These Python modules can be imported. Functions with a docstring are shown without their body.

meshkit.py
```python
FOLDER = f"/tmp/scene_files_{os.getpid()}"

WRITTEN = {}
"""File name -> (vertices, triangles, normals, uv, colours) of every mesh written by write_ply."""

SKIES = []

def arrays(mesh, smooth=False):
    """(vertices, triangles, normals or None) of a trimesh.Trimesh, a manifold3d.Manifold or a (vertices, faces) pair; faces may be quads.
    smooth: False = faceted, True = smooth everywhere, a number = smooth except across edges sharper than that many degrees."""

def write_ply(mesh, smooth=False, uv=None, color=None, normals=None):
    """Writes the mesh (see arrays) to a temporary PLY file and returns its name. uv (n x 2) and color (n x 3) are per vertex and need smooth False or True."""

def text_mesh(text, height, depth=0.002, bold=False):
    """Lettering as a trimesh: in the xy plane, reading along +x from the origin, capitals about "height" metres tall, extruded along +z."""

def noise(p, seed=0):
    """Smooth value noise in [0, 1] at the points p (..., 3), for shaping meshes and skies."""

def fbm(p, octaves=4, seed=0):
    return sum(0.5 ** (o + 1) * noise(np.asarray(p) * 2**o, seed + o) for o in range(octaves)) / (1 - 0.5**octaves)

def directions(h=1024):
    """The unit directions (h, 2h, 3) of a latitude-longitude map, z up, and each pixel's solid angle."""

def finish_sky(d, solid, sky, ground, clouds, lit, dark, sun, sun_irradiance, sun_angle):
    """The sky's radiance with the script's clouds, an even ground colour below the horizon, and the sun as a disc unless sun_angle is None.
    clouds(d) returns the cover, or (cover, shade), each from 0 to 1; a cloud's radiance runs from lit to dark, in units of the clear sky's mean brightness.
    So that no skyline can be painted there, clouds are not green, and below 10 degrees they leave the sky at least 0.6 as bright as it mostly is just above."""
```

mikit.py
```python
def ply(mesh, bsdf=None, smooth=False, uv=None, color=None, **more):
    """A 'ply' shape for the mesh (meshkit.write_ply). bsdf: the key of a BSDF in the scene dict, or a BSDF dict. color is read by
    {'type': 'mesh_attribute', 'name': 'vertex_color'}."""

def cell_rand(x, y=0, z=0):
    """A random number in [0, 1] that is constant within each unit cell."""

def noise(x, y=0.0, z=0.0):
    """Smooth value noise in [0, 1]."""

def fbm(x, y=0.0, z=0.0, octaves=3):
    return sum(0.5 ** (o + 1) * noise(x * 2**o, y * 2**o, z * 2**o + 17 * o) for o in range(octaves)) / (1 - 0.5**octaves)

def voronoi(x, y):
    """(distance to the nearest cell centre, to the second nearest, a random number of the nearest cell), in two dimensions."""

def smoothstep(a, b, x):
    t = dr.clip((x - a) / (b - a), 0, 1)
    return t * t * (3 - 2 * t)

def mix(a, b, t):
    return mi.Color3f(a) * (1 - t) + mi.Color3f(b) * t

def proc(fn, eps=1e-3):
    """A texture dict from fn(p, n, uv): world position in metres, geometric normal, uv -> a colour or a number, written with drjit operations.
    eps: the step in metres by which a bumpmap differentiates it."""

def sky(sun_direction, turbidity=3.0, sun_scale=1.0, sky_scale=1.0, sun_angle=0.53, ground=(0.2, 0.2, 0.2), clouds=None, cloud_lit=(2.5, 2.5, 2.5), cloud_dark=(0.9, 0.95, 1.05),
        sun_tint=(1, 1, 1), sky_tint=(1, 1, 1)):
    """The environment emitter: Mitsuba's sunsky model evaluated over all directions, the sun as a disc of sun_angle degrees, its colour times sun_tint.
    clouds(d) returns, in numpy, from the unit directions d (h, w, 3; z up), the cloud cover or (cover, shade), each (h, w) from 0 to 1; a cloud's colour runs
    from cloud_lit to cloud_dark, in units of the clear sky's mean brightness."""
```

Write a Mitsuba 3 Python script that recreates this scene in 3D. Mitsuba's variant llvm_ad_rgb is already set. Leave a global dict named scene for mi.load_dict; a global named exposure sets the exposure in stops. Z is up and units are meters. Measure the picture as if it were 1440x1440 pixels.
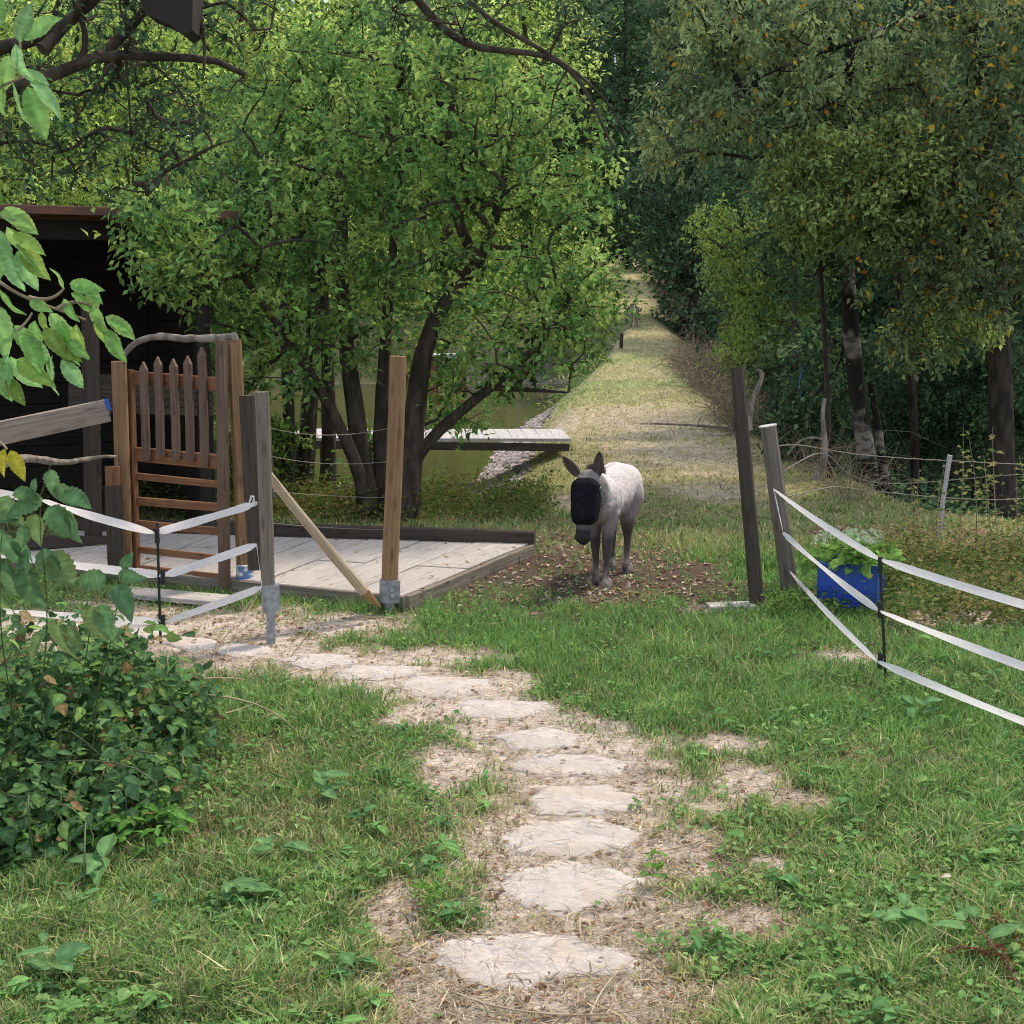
import math
import numpy as np, trimesh, manifold3d as m3
import mitsuba as mi, drjit as dr
import mikit, meshkit
from mikit import noise as dn, fbm as dfbm, voronoi as dvor, smoothstep as dss, mix as dmix

# ------------------------------------------------------------------ camera, sky, exposure
exposure = 2.28
F, CZ = 2000.0, 2.1                       # focal length in photo pixels (1440 wide), eye height
PITCH = math.atan(300.0 / F)              # looking slightly down
FW = np.array([0, math.cos(PITCH), -math.sin(PITCH)]); UP = np.array([0, math.sin(PITCH), math.cos(PITCH)])
EYE = np.array([0, 0, CZ])
T = mi.ScalarTransform4f
scene, labels = {}, {}
scene['camera'] = {'type': 'perspective', 'fov': 2 * math.degrees(math.atan(720 / F)), 'fov_axis': 'x', 'near_clip': 0.05, 'far_clip': 600.0,
                   'to_world': T().look_at(origin=EYE.tolist(), target=(EYE + FW).tolist(), up=[0, 0, 1])}
SUN = (0.42, 0.40, 0.83)
scene['sky'] = mikit.sky(SUN, turbidity=3, sun_angle=7.0, sun_scale=0.54, clouds=lambda d: np.clip(.55 + .9 * (meshkit.fbm(d * 3.5, 4, 2) - .5), 0, 1), cloud_lit=(2.9, 2.9, 2.95), cloud_dark=(2.0, 2.05, 2.15))

# ------------------------------------------------------------------ helpers
def ray(u, v):
    return FW + np.array([1.0, 0, 0]) * (u - 720) / F + UP * (720 - v) / F
def P(u, v, y):
    """the place at distance y whose direction was read off the photo"""
    d = ray(u, v); return EYE + d * (y / d[1])
def lerp(a, b, t): return a + (b - a) * t
def sst(a, b, x):
    t = np.clip((np.asarray(x, float) - a) / (b - a), 0, 1); return t * t * (3 - 2 * t)
def nz(x, y, s, seed=0, octv=3):
    x, y = np.broadcast_arrays(np.asarray(x, float), np.asarray(y, float))
    return meshkit.fbm(np.stack([x * s, y * s, np.zeros_like(x) + .37], -1), octv, seed)
SHY, SHX = [13, 16.7, 21, 27, 34, 41, 46], [-1.0, -.72, -.34, .0, 1.1, 2.1, 2.6]
EDY, EDX = [10, 12, 14.2, 19, 23, 30, 38, 45, 60, 90], [9, 6, 3.9, 3.55, 3.2, 3.6, 4.3, 4.2, 5.4, 8]
WATER = -0.45
def pond(x, y):
    xs = np.interp(y, SHY, SHX) + .18 * (nz(x, y, .9, 5) - .5)
    return np.minimum(np.minimum(xs - x, y - 16.3), (43 - y) / 2.5)
def H(x, y):
    x, y = np.broadcast_arrays(np.asarray(x, float), np.asarray(y, float))
    b = np.interp(y, [0, 15, 18, 22, 28, 35, 45, 60, 80, 120, 200], [0, 0, .03, .13, .36, .72, 1.45, 2.6, 4.2, 7.5, 13])
    b = b + .12 * (nz(x, y, .25, 3) - .5) * sst(12, 20, y) + .05 * (nz(x, y, 1.3, 4) - .5) * sst(3, 5, y)
    e = np.interp(y, EDY, EDX)
    b = b - .85 * sst(0, 1.8, x - e) * sst(12.5, 15, y) * (1 - sst(50, 70, y))
    d = pond(x, y)
    t = sst(-1.35, .05, d)
    z = b * (1 - t) + (WATER - .02) * t
    return z - .9 * sst(0.0, 1.2, d)
def G(u, v, lift=0.0):
    """where the line of sight meets the ground"""
    d = ray(u, v); d = d / d[1]
    ys = np.linspace(2.5, 90, 6000)
    gap = EYE[2] + d[2] * ys - H(d[0] * ys, ys) - lift
    i = int(np.argmax(gap < 0)) if (gap < 0).any() else len(ys) - 1
    y = ys[i]; return np.array([d[0] * y, y, float(H(d[0] * y, y)) + lift])
def rng(s): return np.random.default_rng(s)
def unit(a): a = np.asarray(a, float); return a / np.maximum(np.linalg.norm(a, axis=-1, keepdims=True), 1e-9)

used = {}
def key(base):
    n = used.get(base, -1) + 1; used[base] = n
    return base if n == 0 else f'{base}_{n:03d}'
def part(parent, name): return key(f'{parent}__{name}')
def lab(k, label, cat=None, group=None, kind=None):
    d = {}
    if label: d['label'] = label
    if cat: d['category'] = cat
    if group: d['group'] = group
    if kind: d['kind'] = kind
    labels[k] = d; return k
def thing(name, label, cat, group=None, kind=None): return lab(key(name), label, cat, group, kind)
def put(k, vfu, bsdf, smooth=False, color=None, **kw):
    v, f, uv = vfu if len(vfu) == 3 else (*vfu, None)
    if uv is not None and smooth: smooth = True
    scene[k] = mikit.ply((v, f), bsdf, smooth=smooth, uv=uv, color=color, **kw); return k
def join(ms):
    V, Fs, U, n = [], [], [], 0
    for m in ms:
        v, f, u = m if len(m) == 3 else (*m, np.zeros((len(m[0]), 2)))
        f = np.asarray(f)
        if f.shape[1] == 4: f = np.vstack([f[:, [0, 1, 2]], f[:, [0, 2, 3]]])
        V.append(v); Fs.append(f + n); U.append(u if u is not None else np.zeros((len(v), 2))); n += len(v)
    return np.vstack(V), np.vstack(Fs), np.vstack(U)
def frame(t, up=(0, 0, 1)):
    t = unit(t); a = np.cross(t, up)
    if np.linalg.norm(a) < 1e-3: a = np.cross(t, (1, 0, 0))
    a = unit(a); return t, a, np.cross(a, t)
_off = rng(77)
def beam(p0, p1, w, h, up=(0, 0, 1), ch=.12, n=1, wob=0.0, seed=0, taper=None):
    """a sawn timber with chamfered edges: w across, h along 'up'; uv = metres along and around"""
    p0, p1 = np.asarray(p0, float), np.asarray(p1, float)
    t, a, b = frame(p1 - p0, up); L = np.linalg.norm(p1 - p0); c = min(w, h) * ch
    prof = np.array([[w/2-c, -h/2], [w/2, -h/2+c], [w/2, h/2-c], [w/2-c, h/2], [-w/2+c, h/2], [-w/2, h/2-c], [-w/2, -h/2+c], [-w/2+c, -h/2]])
    r = rng(seed); o = _off.random(2) * 40
    s = np.linspace(0, 1, n + 1)
    wb = np.zeros((n + 1, 2))
    if wob: wb = np.cumsum(r.normal(0, wob, (n + 1, 2)), 0); wb -= wb[0] + (wb[-1] - wb[0]) * s[:, None]
    V, Fc, U = [], [], []; per = np.concatenate([[0], np.cumsum(np.linalg.norm(np.roll(prof, -1, 0) - prof, axis=1))])
    k = 0
    def ring(i):
        sc = 1 if taper is None else lerp(1, taper, s[i])
        q = prof * sc + wb[i]; return p0 + t * L * s[i] + q[:, :1] * a + q[:, 1:] * b
    R = [ring(i) for i in range(n + 1)]
    for e in range(8):
        e2 = (e + 1) % 8
        for i in range(n):
            V += [R[i][e], R[i][e2], R[i+1][e2], R[i+1][e]]
            U += [[s[i]*L+o[0], per[e]+o[1]], [s[i]*L+o[0], per[e+1]+o[1]], [s[i+1]*L+o[0], per[e+1]+o[1]], [s[i+1]*L+o[0], per[e]+o[1]]]
            Fc += [[k, k+1, k+2], [k, k+2, k+3]]; k += 4
    for i, fl in ((0, True), (n, False)):
        V += list(R[i]); U += [[o[0] + 9, o[1] + 9]] * 8
        for e in range(1, 7): Fc.append([k, k+e+1, k+e] if fl else [k, k+e, k+e+1])
        k += 8
    return np.array(V), np.array(Fc), np.array(U)
def tube(pts, rad, sides=8, caps=True, rough=0.0, seed=0, twist=0.0):
    p = np.asarray(pts, float); rad = np.broadcast_to(rad, (len(p),)).astype(float)
    t = unit(np.gradient(p, axis=0)); a = np.zeros_like(p)
    a0 = np.cross(t[0], [0, 1, 0.03]); a0 = unit(a0 if np.linalg.norm(a0) > .1 else np.cross(t[0], [1, 0, 0]))
    for i in range(len(p)):
        a0 = unit(a0 - t[i] * (a0 @ t[i])); a[i] = a0
    b = np.cross(t, a); ang = np.arange(sides) * 2 * np.pi / sides
    R = rad[:, None] * np.ones((1, sides))
    if rough: R = R * (1 + rough * rng(seed).normal(0, 1, R.shape))
    v = p[:, None] + R[..., None] * (np.cos(ang)[None, :, None] * a[:, None] + np.sin(ang)[None, :, None] * b[:, None])
    i, j = np.meshgrid(np.arange(len(p) - 1), np.arange(sides), indexing='ij')
    q = np.stack([i*sides+j, i*sides+(j+1) % sides, (i+1)*sides+(j+1) % sides, (i+1)*sides+j], -1).reshape(-1, 4)
    f = np.vstack([q[:, [0, 1, 2]], q[:, [0, 2, 3]]]); v = v.reshape(-1, 3)
    L = np.concatenate([[0], np.cumsum(np.linalg.norm(np.diff(p, axis=0), axis=1))])
    uv = np.stack(np.broadcast_arrays(L[:, None], (ang / 6.28 * 2 * np.pi * rad.max())[None]), -1).reshape(-1, 2)
    if caps:
        n = len(v); v = np.vstack([v, v[:sides], v[-sides:], p[0], p[-1]]); uv = np.vstack([uv, np.tile([[9, 9]], (2*sides + 2, 1))]); e = n + 2*sides
        k = np.arange(sides); f = np.vstack([f, np.stack([n+(k+1) % sides, n+k, k*0+e], 1), np.stack([n+sides+k, n+sides+(k+1) % sides, k*0+e+1], 1)])
    return v, f, uv + (seed * 3.7) % 50
def curve(pts, n=16):
    """a smooth line through the points"""
    from scipy.interpolate import CubicSpline
    p = np.asarray(pts, float); s = np.concatenate([[0], np.cumsum(np.linalg.norm(np.diff(p, axis=0), axis=1))])
    return CubicSpline(s, p)(np.linspace(0, s[-1], n)) if len(p) > 2 else np.linspace(p[0], p[1], n)
def leafquads(pos, d, size, col, asp=.5, fold=.25, r=None, up=None):
    """small two-faced leaves: base, two sides, tip"""
    n = len(pos); d = unit(d)
    side = unit(np.cross(d, up if up is not None else r.normal(0, 1, (n, 3)) + [0, 0, .9])); nn = np.cross(side, d)
    s = np.asarray(size)[:, None]
    V = np.stack([pos, pos + d*s*.45 + side*s*asp*.5 + nn*s*fold*asp, pos + d*s, pos + d*s*.45 - side*s*asp*.5 + nn*s*fold*asp], 1).reshape(-1, 3)
    k = np.arange(n)[:, None] * 4
    Fc = np.stack([k + [0, 1, 2], k + [0, 2, 3]], 1).reshape(-1, 3)
    return V, Fc, np.repeat(col, 4, 0)

# ------------------------------------------------------------------ materials
def twosided(b): return {'type': 'twosided', 'bsdf': b}
VC = {'type': 'mesh_attribute', 'name': 'vertex_color'}
scene['m_leaf'] = {'type': 'principledthin', 'base_color': VC, 'roughness': .38, 'diff_trans': .8, 'eta': 1.5}
scene['m_leaf_far'] = {'type': 'principledthin', 'base_color': VC, 'roughness': .5, 'diff_trans': 1.35, 'eta': 1.4}
scene['m_grass'] = {'type': 'principledthin', 'base_color': VC, 'roughness': .55, 'diff_trans': .7, 'eta': 1.4}
scene['m_litter'] = {'type': 'principledthin', 'base_color': VC, 'roughness': .7, 'diff_trans': .3}
scene['m_vert'] = twosided({'type': 'principled', 'base_color': VC, 'roughness': .85, 'specular': .25})
def ground_bump(p, n, uv): return dfbm(p.x*14, p.y*14, p.z*14, 4)*.03 + dfbm(p.x*70, p.y*70, 3, 2)*.008
scene['m_ground'] = twosided({'type': 'bumpmap', 'bump': mikit.proc(ground_bump, eps=4e-3), 'scale': 1.0,
    'bsdf': {'type': 'principled', 'base_color': VC, 'roughness': .95, 'specular': .15}})
def wood(c0, c1, c2, k=1.0):
    def fn(p, n, uv):
        g = dfbm(uv.x*1.6, uv.y*70, 0, 3); w = dfbm(uv.x*2.3+9, uv.y*9, 4, 3); st = dfbm(uv.x*5, uv.y*160, 7, 2)
        kd = dvor(uv.x*2.2, uv.y*9)[0]
        c = dmix(c0, c1, dss(.3, .7, g*.6+w*.4)); c = dmix(c, c2, dss(.55, .8, st)*.6*k)
        return dmix(c, c2, (1 - dss(.05, .16, kd))*.7)
    return fn
def wbump(p, n, uv): return dfbm(uv.x*2, uv.y*120, 0, 3)*.004
def wmat(name, c0, c1, c2, rough=.75, k=1.0):
    scene[name] = twosided({'type': 'bumpmap', 'bump': mikit.proc(wbump, eps=1.5e-3), 'scale': 1.0,
        'bsdf': {'type': 'principled', 'base_color': mikit.proc(wood(c0, c1, c2, k)), 'roughness': rough, 'specular': .3}})
wmat('w_honey', (.31, .195, .105), (.23, .135, .07), (.11, .065, .04))
wmat('w_gate', (.255, .125, .062), (.185, .088, .046), (.08, .048, .034))
wmat('w_picket', (.17, .115, .085), (.12, .075, .055), (.06, .045, .04))
wmat('w_grey', (.24, .21, .18), (.17, .145, .12), (.08, .07, .06))
wmat('w_post', (.19, .168, .145), (.14, .12, .103), (.07, .06, .052))
wmat('w_board', (.36, .31, .27), (.28, .235, .2), (.15, .12, .1))
wmat('w_dark', (.075, .06, .05), (.05, .04, .033), (.025, .02, .018))
wmat('w_shed', (.035, .03, .027), (.024, .02, .018), (.012, .01, .01))
wmat('w_deck', (.43, .405, .39), (.37, .345, .33), (.22, .195, .18), k=.7)
wmat('w_jetty', (.47, .46, .47), (.40, .39, .40), (.27, .26, .25), k=.6)
wmat('w_pole', (.5, .42, .31), (.38, .30, .21), (.2, .15, .1))
def bark(c0, c1, sc=1.0):
    def fn(p, n, uv):
        return dmix(c0, c1, dss(.35, .65, dfbm(p.x*22*sc, p.y*22*sc, p.z*5*sc, 4)))
    return fn
def bbump(p, n, uv): return dfbm(p.x*30, p.y*30, p.z*7, 3)*.02
def bmat(name, c0, c1, sc=1.0):
    scene[name] = twosided({'type': 'bumpmap', 'bump': mikit.proc(bbump, eps=3e-3), 'scale': 1.0, 'bsdf': {'type': 'principled', 'base_color': mikit.proc(bark(c0, c1, sc)), 'roughness': .9, 'specular': .15}})
bmat('b_dark', (.045, .037, .03), (.085, .07, .055))
bmat('b_forest', (.035, .03, .025), (.07, .058, .048))
bmat('b_dead', (.3, .27, .24), (.17, .14, .12))
def birch(p, n, uv):
    a = dfbm(p.x*9, p.y*9, p.z*16, 4); b = dfbm(p.x*3, p.y*3, p.z*2.6, 3)
    c = dmix((.24, .22, .205), (.10, .085, .08), dss(.4, .6, a)); return dmix(c, (.022, .02, .018), dss(.36, .5, b))
scene['b_birch'] = twosided({'type': 'principled', 'base_color': mikit.proc(birch), 'roughness': .85, 'specular': .2})
def tape(p, n, uv): return dmix((.90, .89, .93), (.78, .76, .82), dss(.45, .6, dfbm(uv.x*9, uv.y*3, 0, 3))*.5 + .35*dss(.4, .6, dn(uv.x*4, 2, 1))*(dss(.15, .2, dr.abs(dr.sin(uv.y*30)))*-.4+.5))
scene['m_tape'] = {'type': 'principledthin', 'base_color': mikit.proc(tape), 'roughness': .5, 'diff_trans': 1.0}
scene['m_black'] = twosided({'type': 'principled', 'base_color': {'type': 'rgb', 'value': [.015, .015, .016]}, 'roughness': .45})
def galv(p, n, uv): return dmix((.36, .39, .44), (.24, .26, .30), dss(.3, .7, dfbm(p.x*30, p.y*30, p.z*30, 3)))
scene['m_galv'] = twosided({'type': 'principled', 'base_color': mikit.proc(galv), 'roughness': .5, 'metallic': .55})
scene['m_wire'] = twosided({'type': 'principled', 'base_color': {'type': 'rgb', 'value': [.22, .2, .18]}, 'roughness': .6, 'metallic': .4})
def bluepl(p, n, uv): return dmix((.015, .065, .46), (.025, .08, .36), dss(.35, .7, dfbm(p.x*9, p.y*9, p.z*7, 3)))
scene['m_blue'] = twosided({'type': 'principled', 'base_color': mikit.proc(bluepl), 'roughness': .38})
def stone(p, n, uv):
    c = dmix((.40, .37, .352), (.46, .43, .412), dss(.3, .7, dfbm(p.x*26, p.y*26, 1, 3)))
    c = dmix(c, (.40, .35, .31), dss(.45, .6, dfbm(p.x*190, p.y*190, 2, 2))*.45)
    c = dmix(c, (.54, .51, .49), dss(.55, .7, dfbm(p.x*160+7, p.y*160, 6, 2))*.5)
    return dmix(c, (.42, .35, .29), dss(.55, .8, dfbm(p.x*6+3, p.y*6, 4, 4))*.5)
def sbump(p, n, uv): return dfbm(p.x*60, p.y*60, p.z*60, 3)*.008 + dfbm(p.x*9, p.y*9, 0, 2)*.02
scene['m_stone'] = twosided({'type': 'bumpmap', 'bump': mikit.proc(sbump, eps=2e-3), 'scale': 1.0, 'bsdf': {'type': 'principled', 'base_color': mikit.proc(stone), 'roughness': .9, 'specular': .2}})
def rip(p, n, uv): return (dfbm(p.x*3.2, p.y*7, 0, 3)*.010 + dfbm(p.x*11, p.y*22, 5, 2)*.0025) * (2.4 - 1.6*dss(17, 23, p.y))
scene['m_water'] = twosided({'type': 'bumpmap', 'bump': mikit.proc(rip, eps=4e-3), 'scale': 1.0, 'bsdf': {'type': 'principled', 'base_color': {'type': 'rgb', 'value': [.05, .048, .018]}, 'roughness': .03, 'specular': .6}})
def rust(p, n, uv): return dmix((.18, .075, .05), (.10, .055, .045), dss(.3, .7, dfbm(p.x*6, p.y*6, p.z*9, 3)))
scene['m_rust'] = twosided({'type': 'principled', 'base_color': mikit.proc(rust), 'roughness': .8})
def mesh(p, n, uv): return dmix((.006, .0065, .009), (.013, .014, .019), dss(.4, .6, dfbm(p.x*90, p.y*90, p.z*90, 2)))
scene['m_mask'] = twosided({'type': 'principled', 'base_color': mikit.proc(mesh), 'roughness': .8, 'specular': .08})
scene['m_ribbon'] = twosided({'type': 'principled', 'base_color': {'type': 'rgb', 'value': [.03, .12, .5]}, 'roughness': .5})
def can(p, n, uv): return dmix((.12, .2, .42), (.62, .66, .7), dss(.45, .55, dfbm(p.x*25, p.y*25, p.z*22, 2)))
scene['m_stem'] = twosided({'type': 'principled', 'base_color': {'type': 'rgb', 'value': [.09, .12, .05]}, 'roughness': .6})
scene['m_can'] = twosided({'type': 'principled', 'base_color': mikit.proc(can), 'roughness': .35})

# ------------------------------------------------------------------ zones of the ground (plan view, metres)
STONES = [
 [(590,1345),(640,1325),(720,1315),(800,1320),(850,1335),(905,1352),(900,1366),(850,1374),(770,1384),(740,1398),(690,1398),(650,1385),(620,1365)],
 [(690,1243),(740,1224),(800,1215),(862,1222),(902,1240),(893,1262),(850,1278),(780,1290),(720,1272)],
 [(700,1182),(742,1160),(830,1152),(902,1172),(890,1196),(800,1208),(730,1202)],
 [(742,1128),(772,1108),(850,1105),(908,1124),(890,1143),(800,1149),(748,1146)],
 [(712,1078),(750,1062),(850,1065),(892,1075),(860,1092),(760,1094)],
 [(690,1037),(762,1022),(818,1035),(800,1054),(730,1055)],
 [(638,1000),(660,984),(770,988),(776,1000),(720,1013),(660,1012)],
 [(560,966),(590,952),(690,956),(686,970),(640,982),(580,978)],
 [(472,947),(500,936),(596,938),(586,951),(530,958),(480,956)],
 [(392,931),(420,920),(492,923),(500,935),(440,943)],
 [(300,917),(322,907),(378,909),(384,920),(330,926)],
 [(232,906),(250,896),(302,900),(306,912),(262,917)],
 [(148,887),(165,878),(238,884),(250,895),(180,899)],
 [(20,890),(40,876),(120,878),(130,892),(60,899)]]
SP = [np.array([G(u, v)[:2] for u, v in s]) for s in STONES]
CENT = np.array([p.mean(0) for p in SP])
PATH = np.vstack([[CENT[0] + [0.05, -1.6]], CENT, [CENT[-1] + [-2, .3]]])
def dist_path(x, y):
    q = np.stack([x, y], -1); best = np.full(x.shape, 9.0)
    for a, b in zip(PATH[:-1], PATH[1:]):
        ab = b - a; t = np.clip(((q - a) @ ab) / (ab @ ab), 0, 1)
        best = np.minimum(best, np.linalg.norm(q - a - t[..., None] * ab, axis=-1))
    return best
def el(u, v, ru, rv):
    c = G(u, v); a = G(u - ru, v); b = G(u, v - rv); return (c[0], c[1], abs(c[0] - a[0]), abs(b[1] - c[1]) + .05)
BARE = [el(1050,1095,60,25), el(1010,1050,70,12), el(960,1215,90,40), el(900,1290,170,35), el(1060,1300,80,25), el(760,1420,260,28), el(640,1085,70,40), el(600,1010,60,18),
        el(1190,925,55,10), el(1370,872,110,12), el(330,880,180,28), el(480,880,110,16), el(160,870,160,22), el(620,925,110,10), el(560,1290,60,40), el(1130,1130,40,15), el(880,1110,120,40), el(840,1190,140,40), el(800,1050,120,30), el(1000,858,40,6), el(1080,1220,40,12)]
CHIPS = [el(790,800,230,54), el(850,820,120,40), el(950,810,120,34), el(690,815,100,24)]
TAN = [el(930,600,130,32), el(960,640,130,30), el(1010,690,90,16), el(860,470,25,30), el(800,705,30,10), el(800,600,30,20)]
LIT = [el(1330,755,170,18), el(1200,750,90,10)]
def zsum(zs, x, y, wob=.35):
    n = nz(x, y, 1.6, 11) - .5; m = nz(x, y, 7, 12) - .5
    out = np.zeros(x.shape)
    for cx, cy, rx, ry in zs:
        d = np.sqrt(((x - cx) / rx) ** 2 + ((y - cy) / ry) ** 2) + wob * 2.4 * n + 1.5 * m
        out = np.maximum(out, 1 - sst(.35, 1.35, d))
    return out
def zones(x, y):
    x, y = np.asarray(x, float), np.asarray(y, float)
    n = nz(x, y, 2.2, 21, 4) - .5; m = nz(x, y, 9, 22, 3) - .5
    dp = dist_path(x, y)
    path = 1 - sst(.13, .62, dp + 1.0 * n + .8 * m - .12 * sst(7.5, 5, y))
    patch = sst(.12, .3, nz(x, y, 1.1, 31, 4) - .42 + .35 * m) * .55
    bare = np.maximum(path, zsum(BARE, x, y))
    chips, tan, lit = zsum(CHIPS, x, y), zsum(TAN, x, y), zsum(LIT, x, y)
    e = np.interp(y, EDY, EDX)
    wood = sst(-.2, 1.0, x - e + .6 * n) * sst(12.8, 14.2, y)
    gravel = sst(-.85, -.5, pond(x, y) + .3 * n) * (x > -1.6) * sst(14.5, 16.5, y)
    return dict(bare=bare, patch=patch, chips=chips, tan=tan * (y > 10), lit=lit, wood=wood, gravel=gravel, n=n, m=m)
def ground_color(x, y):
    z = zones(x, y); sh = x.shape + (3,)
    c = np.zeros(sh) + np.where((y > 10.8)[..., None], [.21, .20, .09], [.085, .085, .042])
    f = meshkit.fbm(np.stack([x * 25, y * 25, x * 0], -1), 3, 9)[..., None]
    c = c * (.6 + .8 * f)
    def over(c, col, w): return c * (1 - w[..., None]) + (np.array(col) * (.55 + .9 * f)) * w[..., None]
    far = sst(16, 30, y)
    c = over(c, (.37, .34, .20), far * (.4 + .6 * sst(-.1, .15, z['n'])))
    c = over(c, (.19, .25, .10), sst(24, 28, y) * (1 - sst(33, 38, y)) * sst(.4, .6, nz(x, y, .35, 88)) * .75)
    c = over(c, (.21, .165, .11), z['patch'] * .8)
    c = over(c, (.43, .375, .335), z['bare'])
    c = over(c, (.20, .155, .13), z['bare'] * sst(.5, .7, nz(x, y, 3.5, 51, 4)) * .8)
    c = over(c, (.44, .39, .335), z['bare'] * sst(.5, .68, nz(x, y, 5, 52, 4)) * .7)
    c = over(c, (.42, .355, .27), z['tan'] * (.55 + .45 * sst(-.1, .1, z['m'])))
    c = over(c, (.08, .058, .048), z['chips'])
    c = over(c, (.15, .085, .06), z['lit'])
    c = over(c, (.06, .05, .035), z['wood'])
    c = over(c, (.25, .22, .21), z['gravel'])
    return np.clip(c, .01, .8)

# ground: one sheet to the horizon
def grid(xs, ys, zf, drop=None):
    X, Y = np.meshgrid(xs, ys); Z = zf(X, Y); n = len(xs)
    v = np.stack([X, Y, Z], -1).reshape(-1, 3)
    i, j = np.meshgrid(np.arange(len(ys) - 1), np.arange(n - 1), indexing='ij')
    q = np.stack([i*n+j, i*n+j+1, (i+1)*n+j+1, (i+1)*n+j], -1).reshape(-1, 4)
    return v, np.vstack([q[:, [0, 1, 2]], q[:, [0, 2, 3]]]), X, Y
xs = np.concatenate([np.linspace(-260, -12, 40), np.linspace(-11.5, -4, 40), np.arange(-3.9, 4.6, .035), np.linspace(4.7, 12, 50), np.linspace(12.5, 260, 40)])
ys = np.concatenate([np.linspace(-40, 2.5, 12), np.arange(2.7, 13, .04), np.arange(13.05, 25, .09), np.linspace(25.2, 60, 110), np.linspace(61, 420, 60)])
v, f, X, Y = grid(xs, ys, lambda x, y: H(x, y) + .022 * (nz(x, y, 8, 40) - .5) * (y < 30))
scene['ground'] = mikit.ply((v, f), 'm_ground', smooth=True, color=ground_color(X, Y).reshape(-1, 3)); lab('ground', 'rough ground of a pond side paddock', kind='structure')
q = np.array([[-40, 15, WATER], [4, 15, WATER], [4, 44, WATER], [-40, 44, WATER]]); scene['pond_water'] = mikit.ply((q, np.array([[0, 1, 2], [0, 2, 3]])), 'm_water', uv=q[:, :2]); lab('pond_water', 'still olive green pond water', kind='structure')

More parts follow.
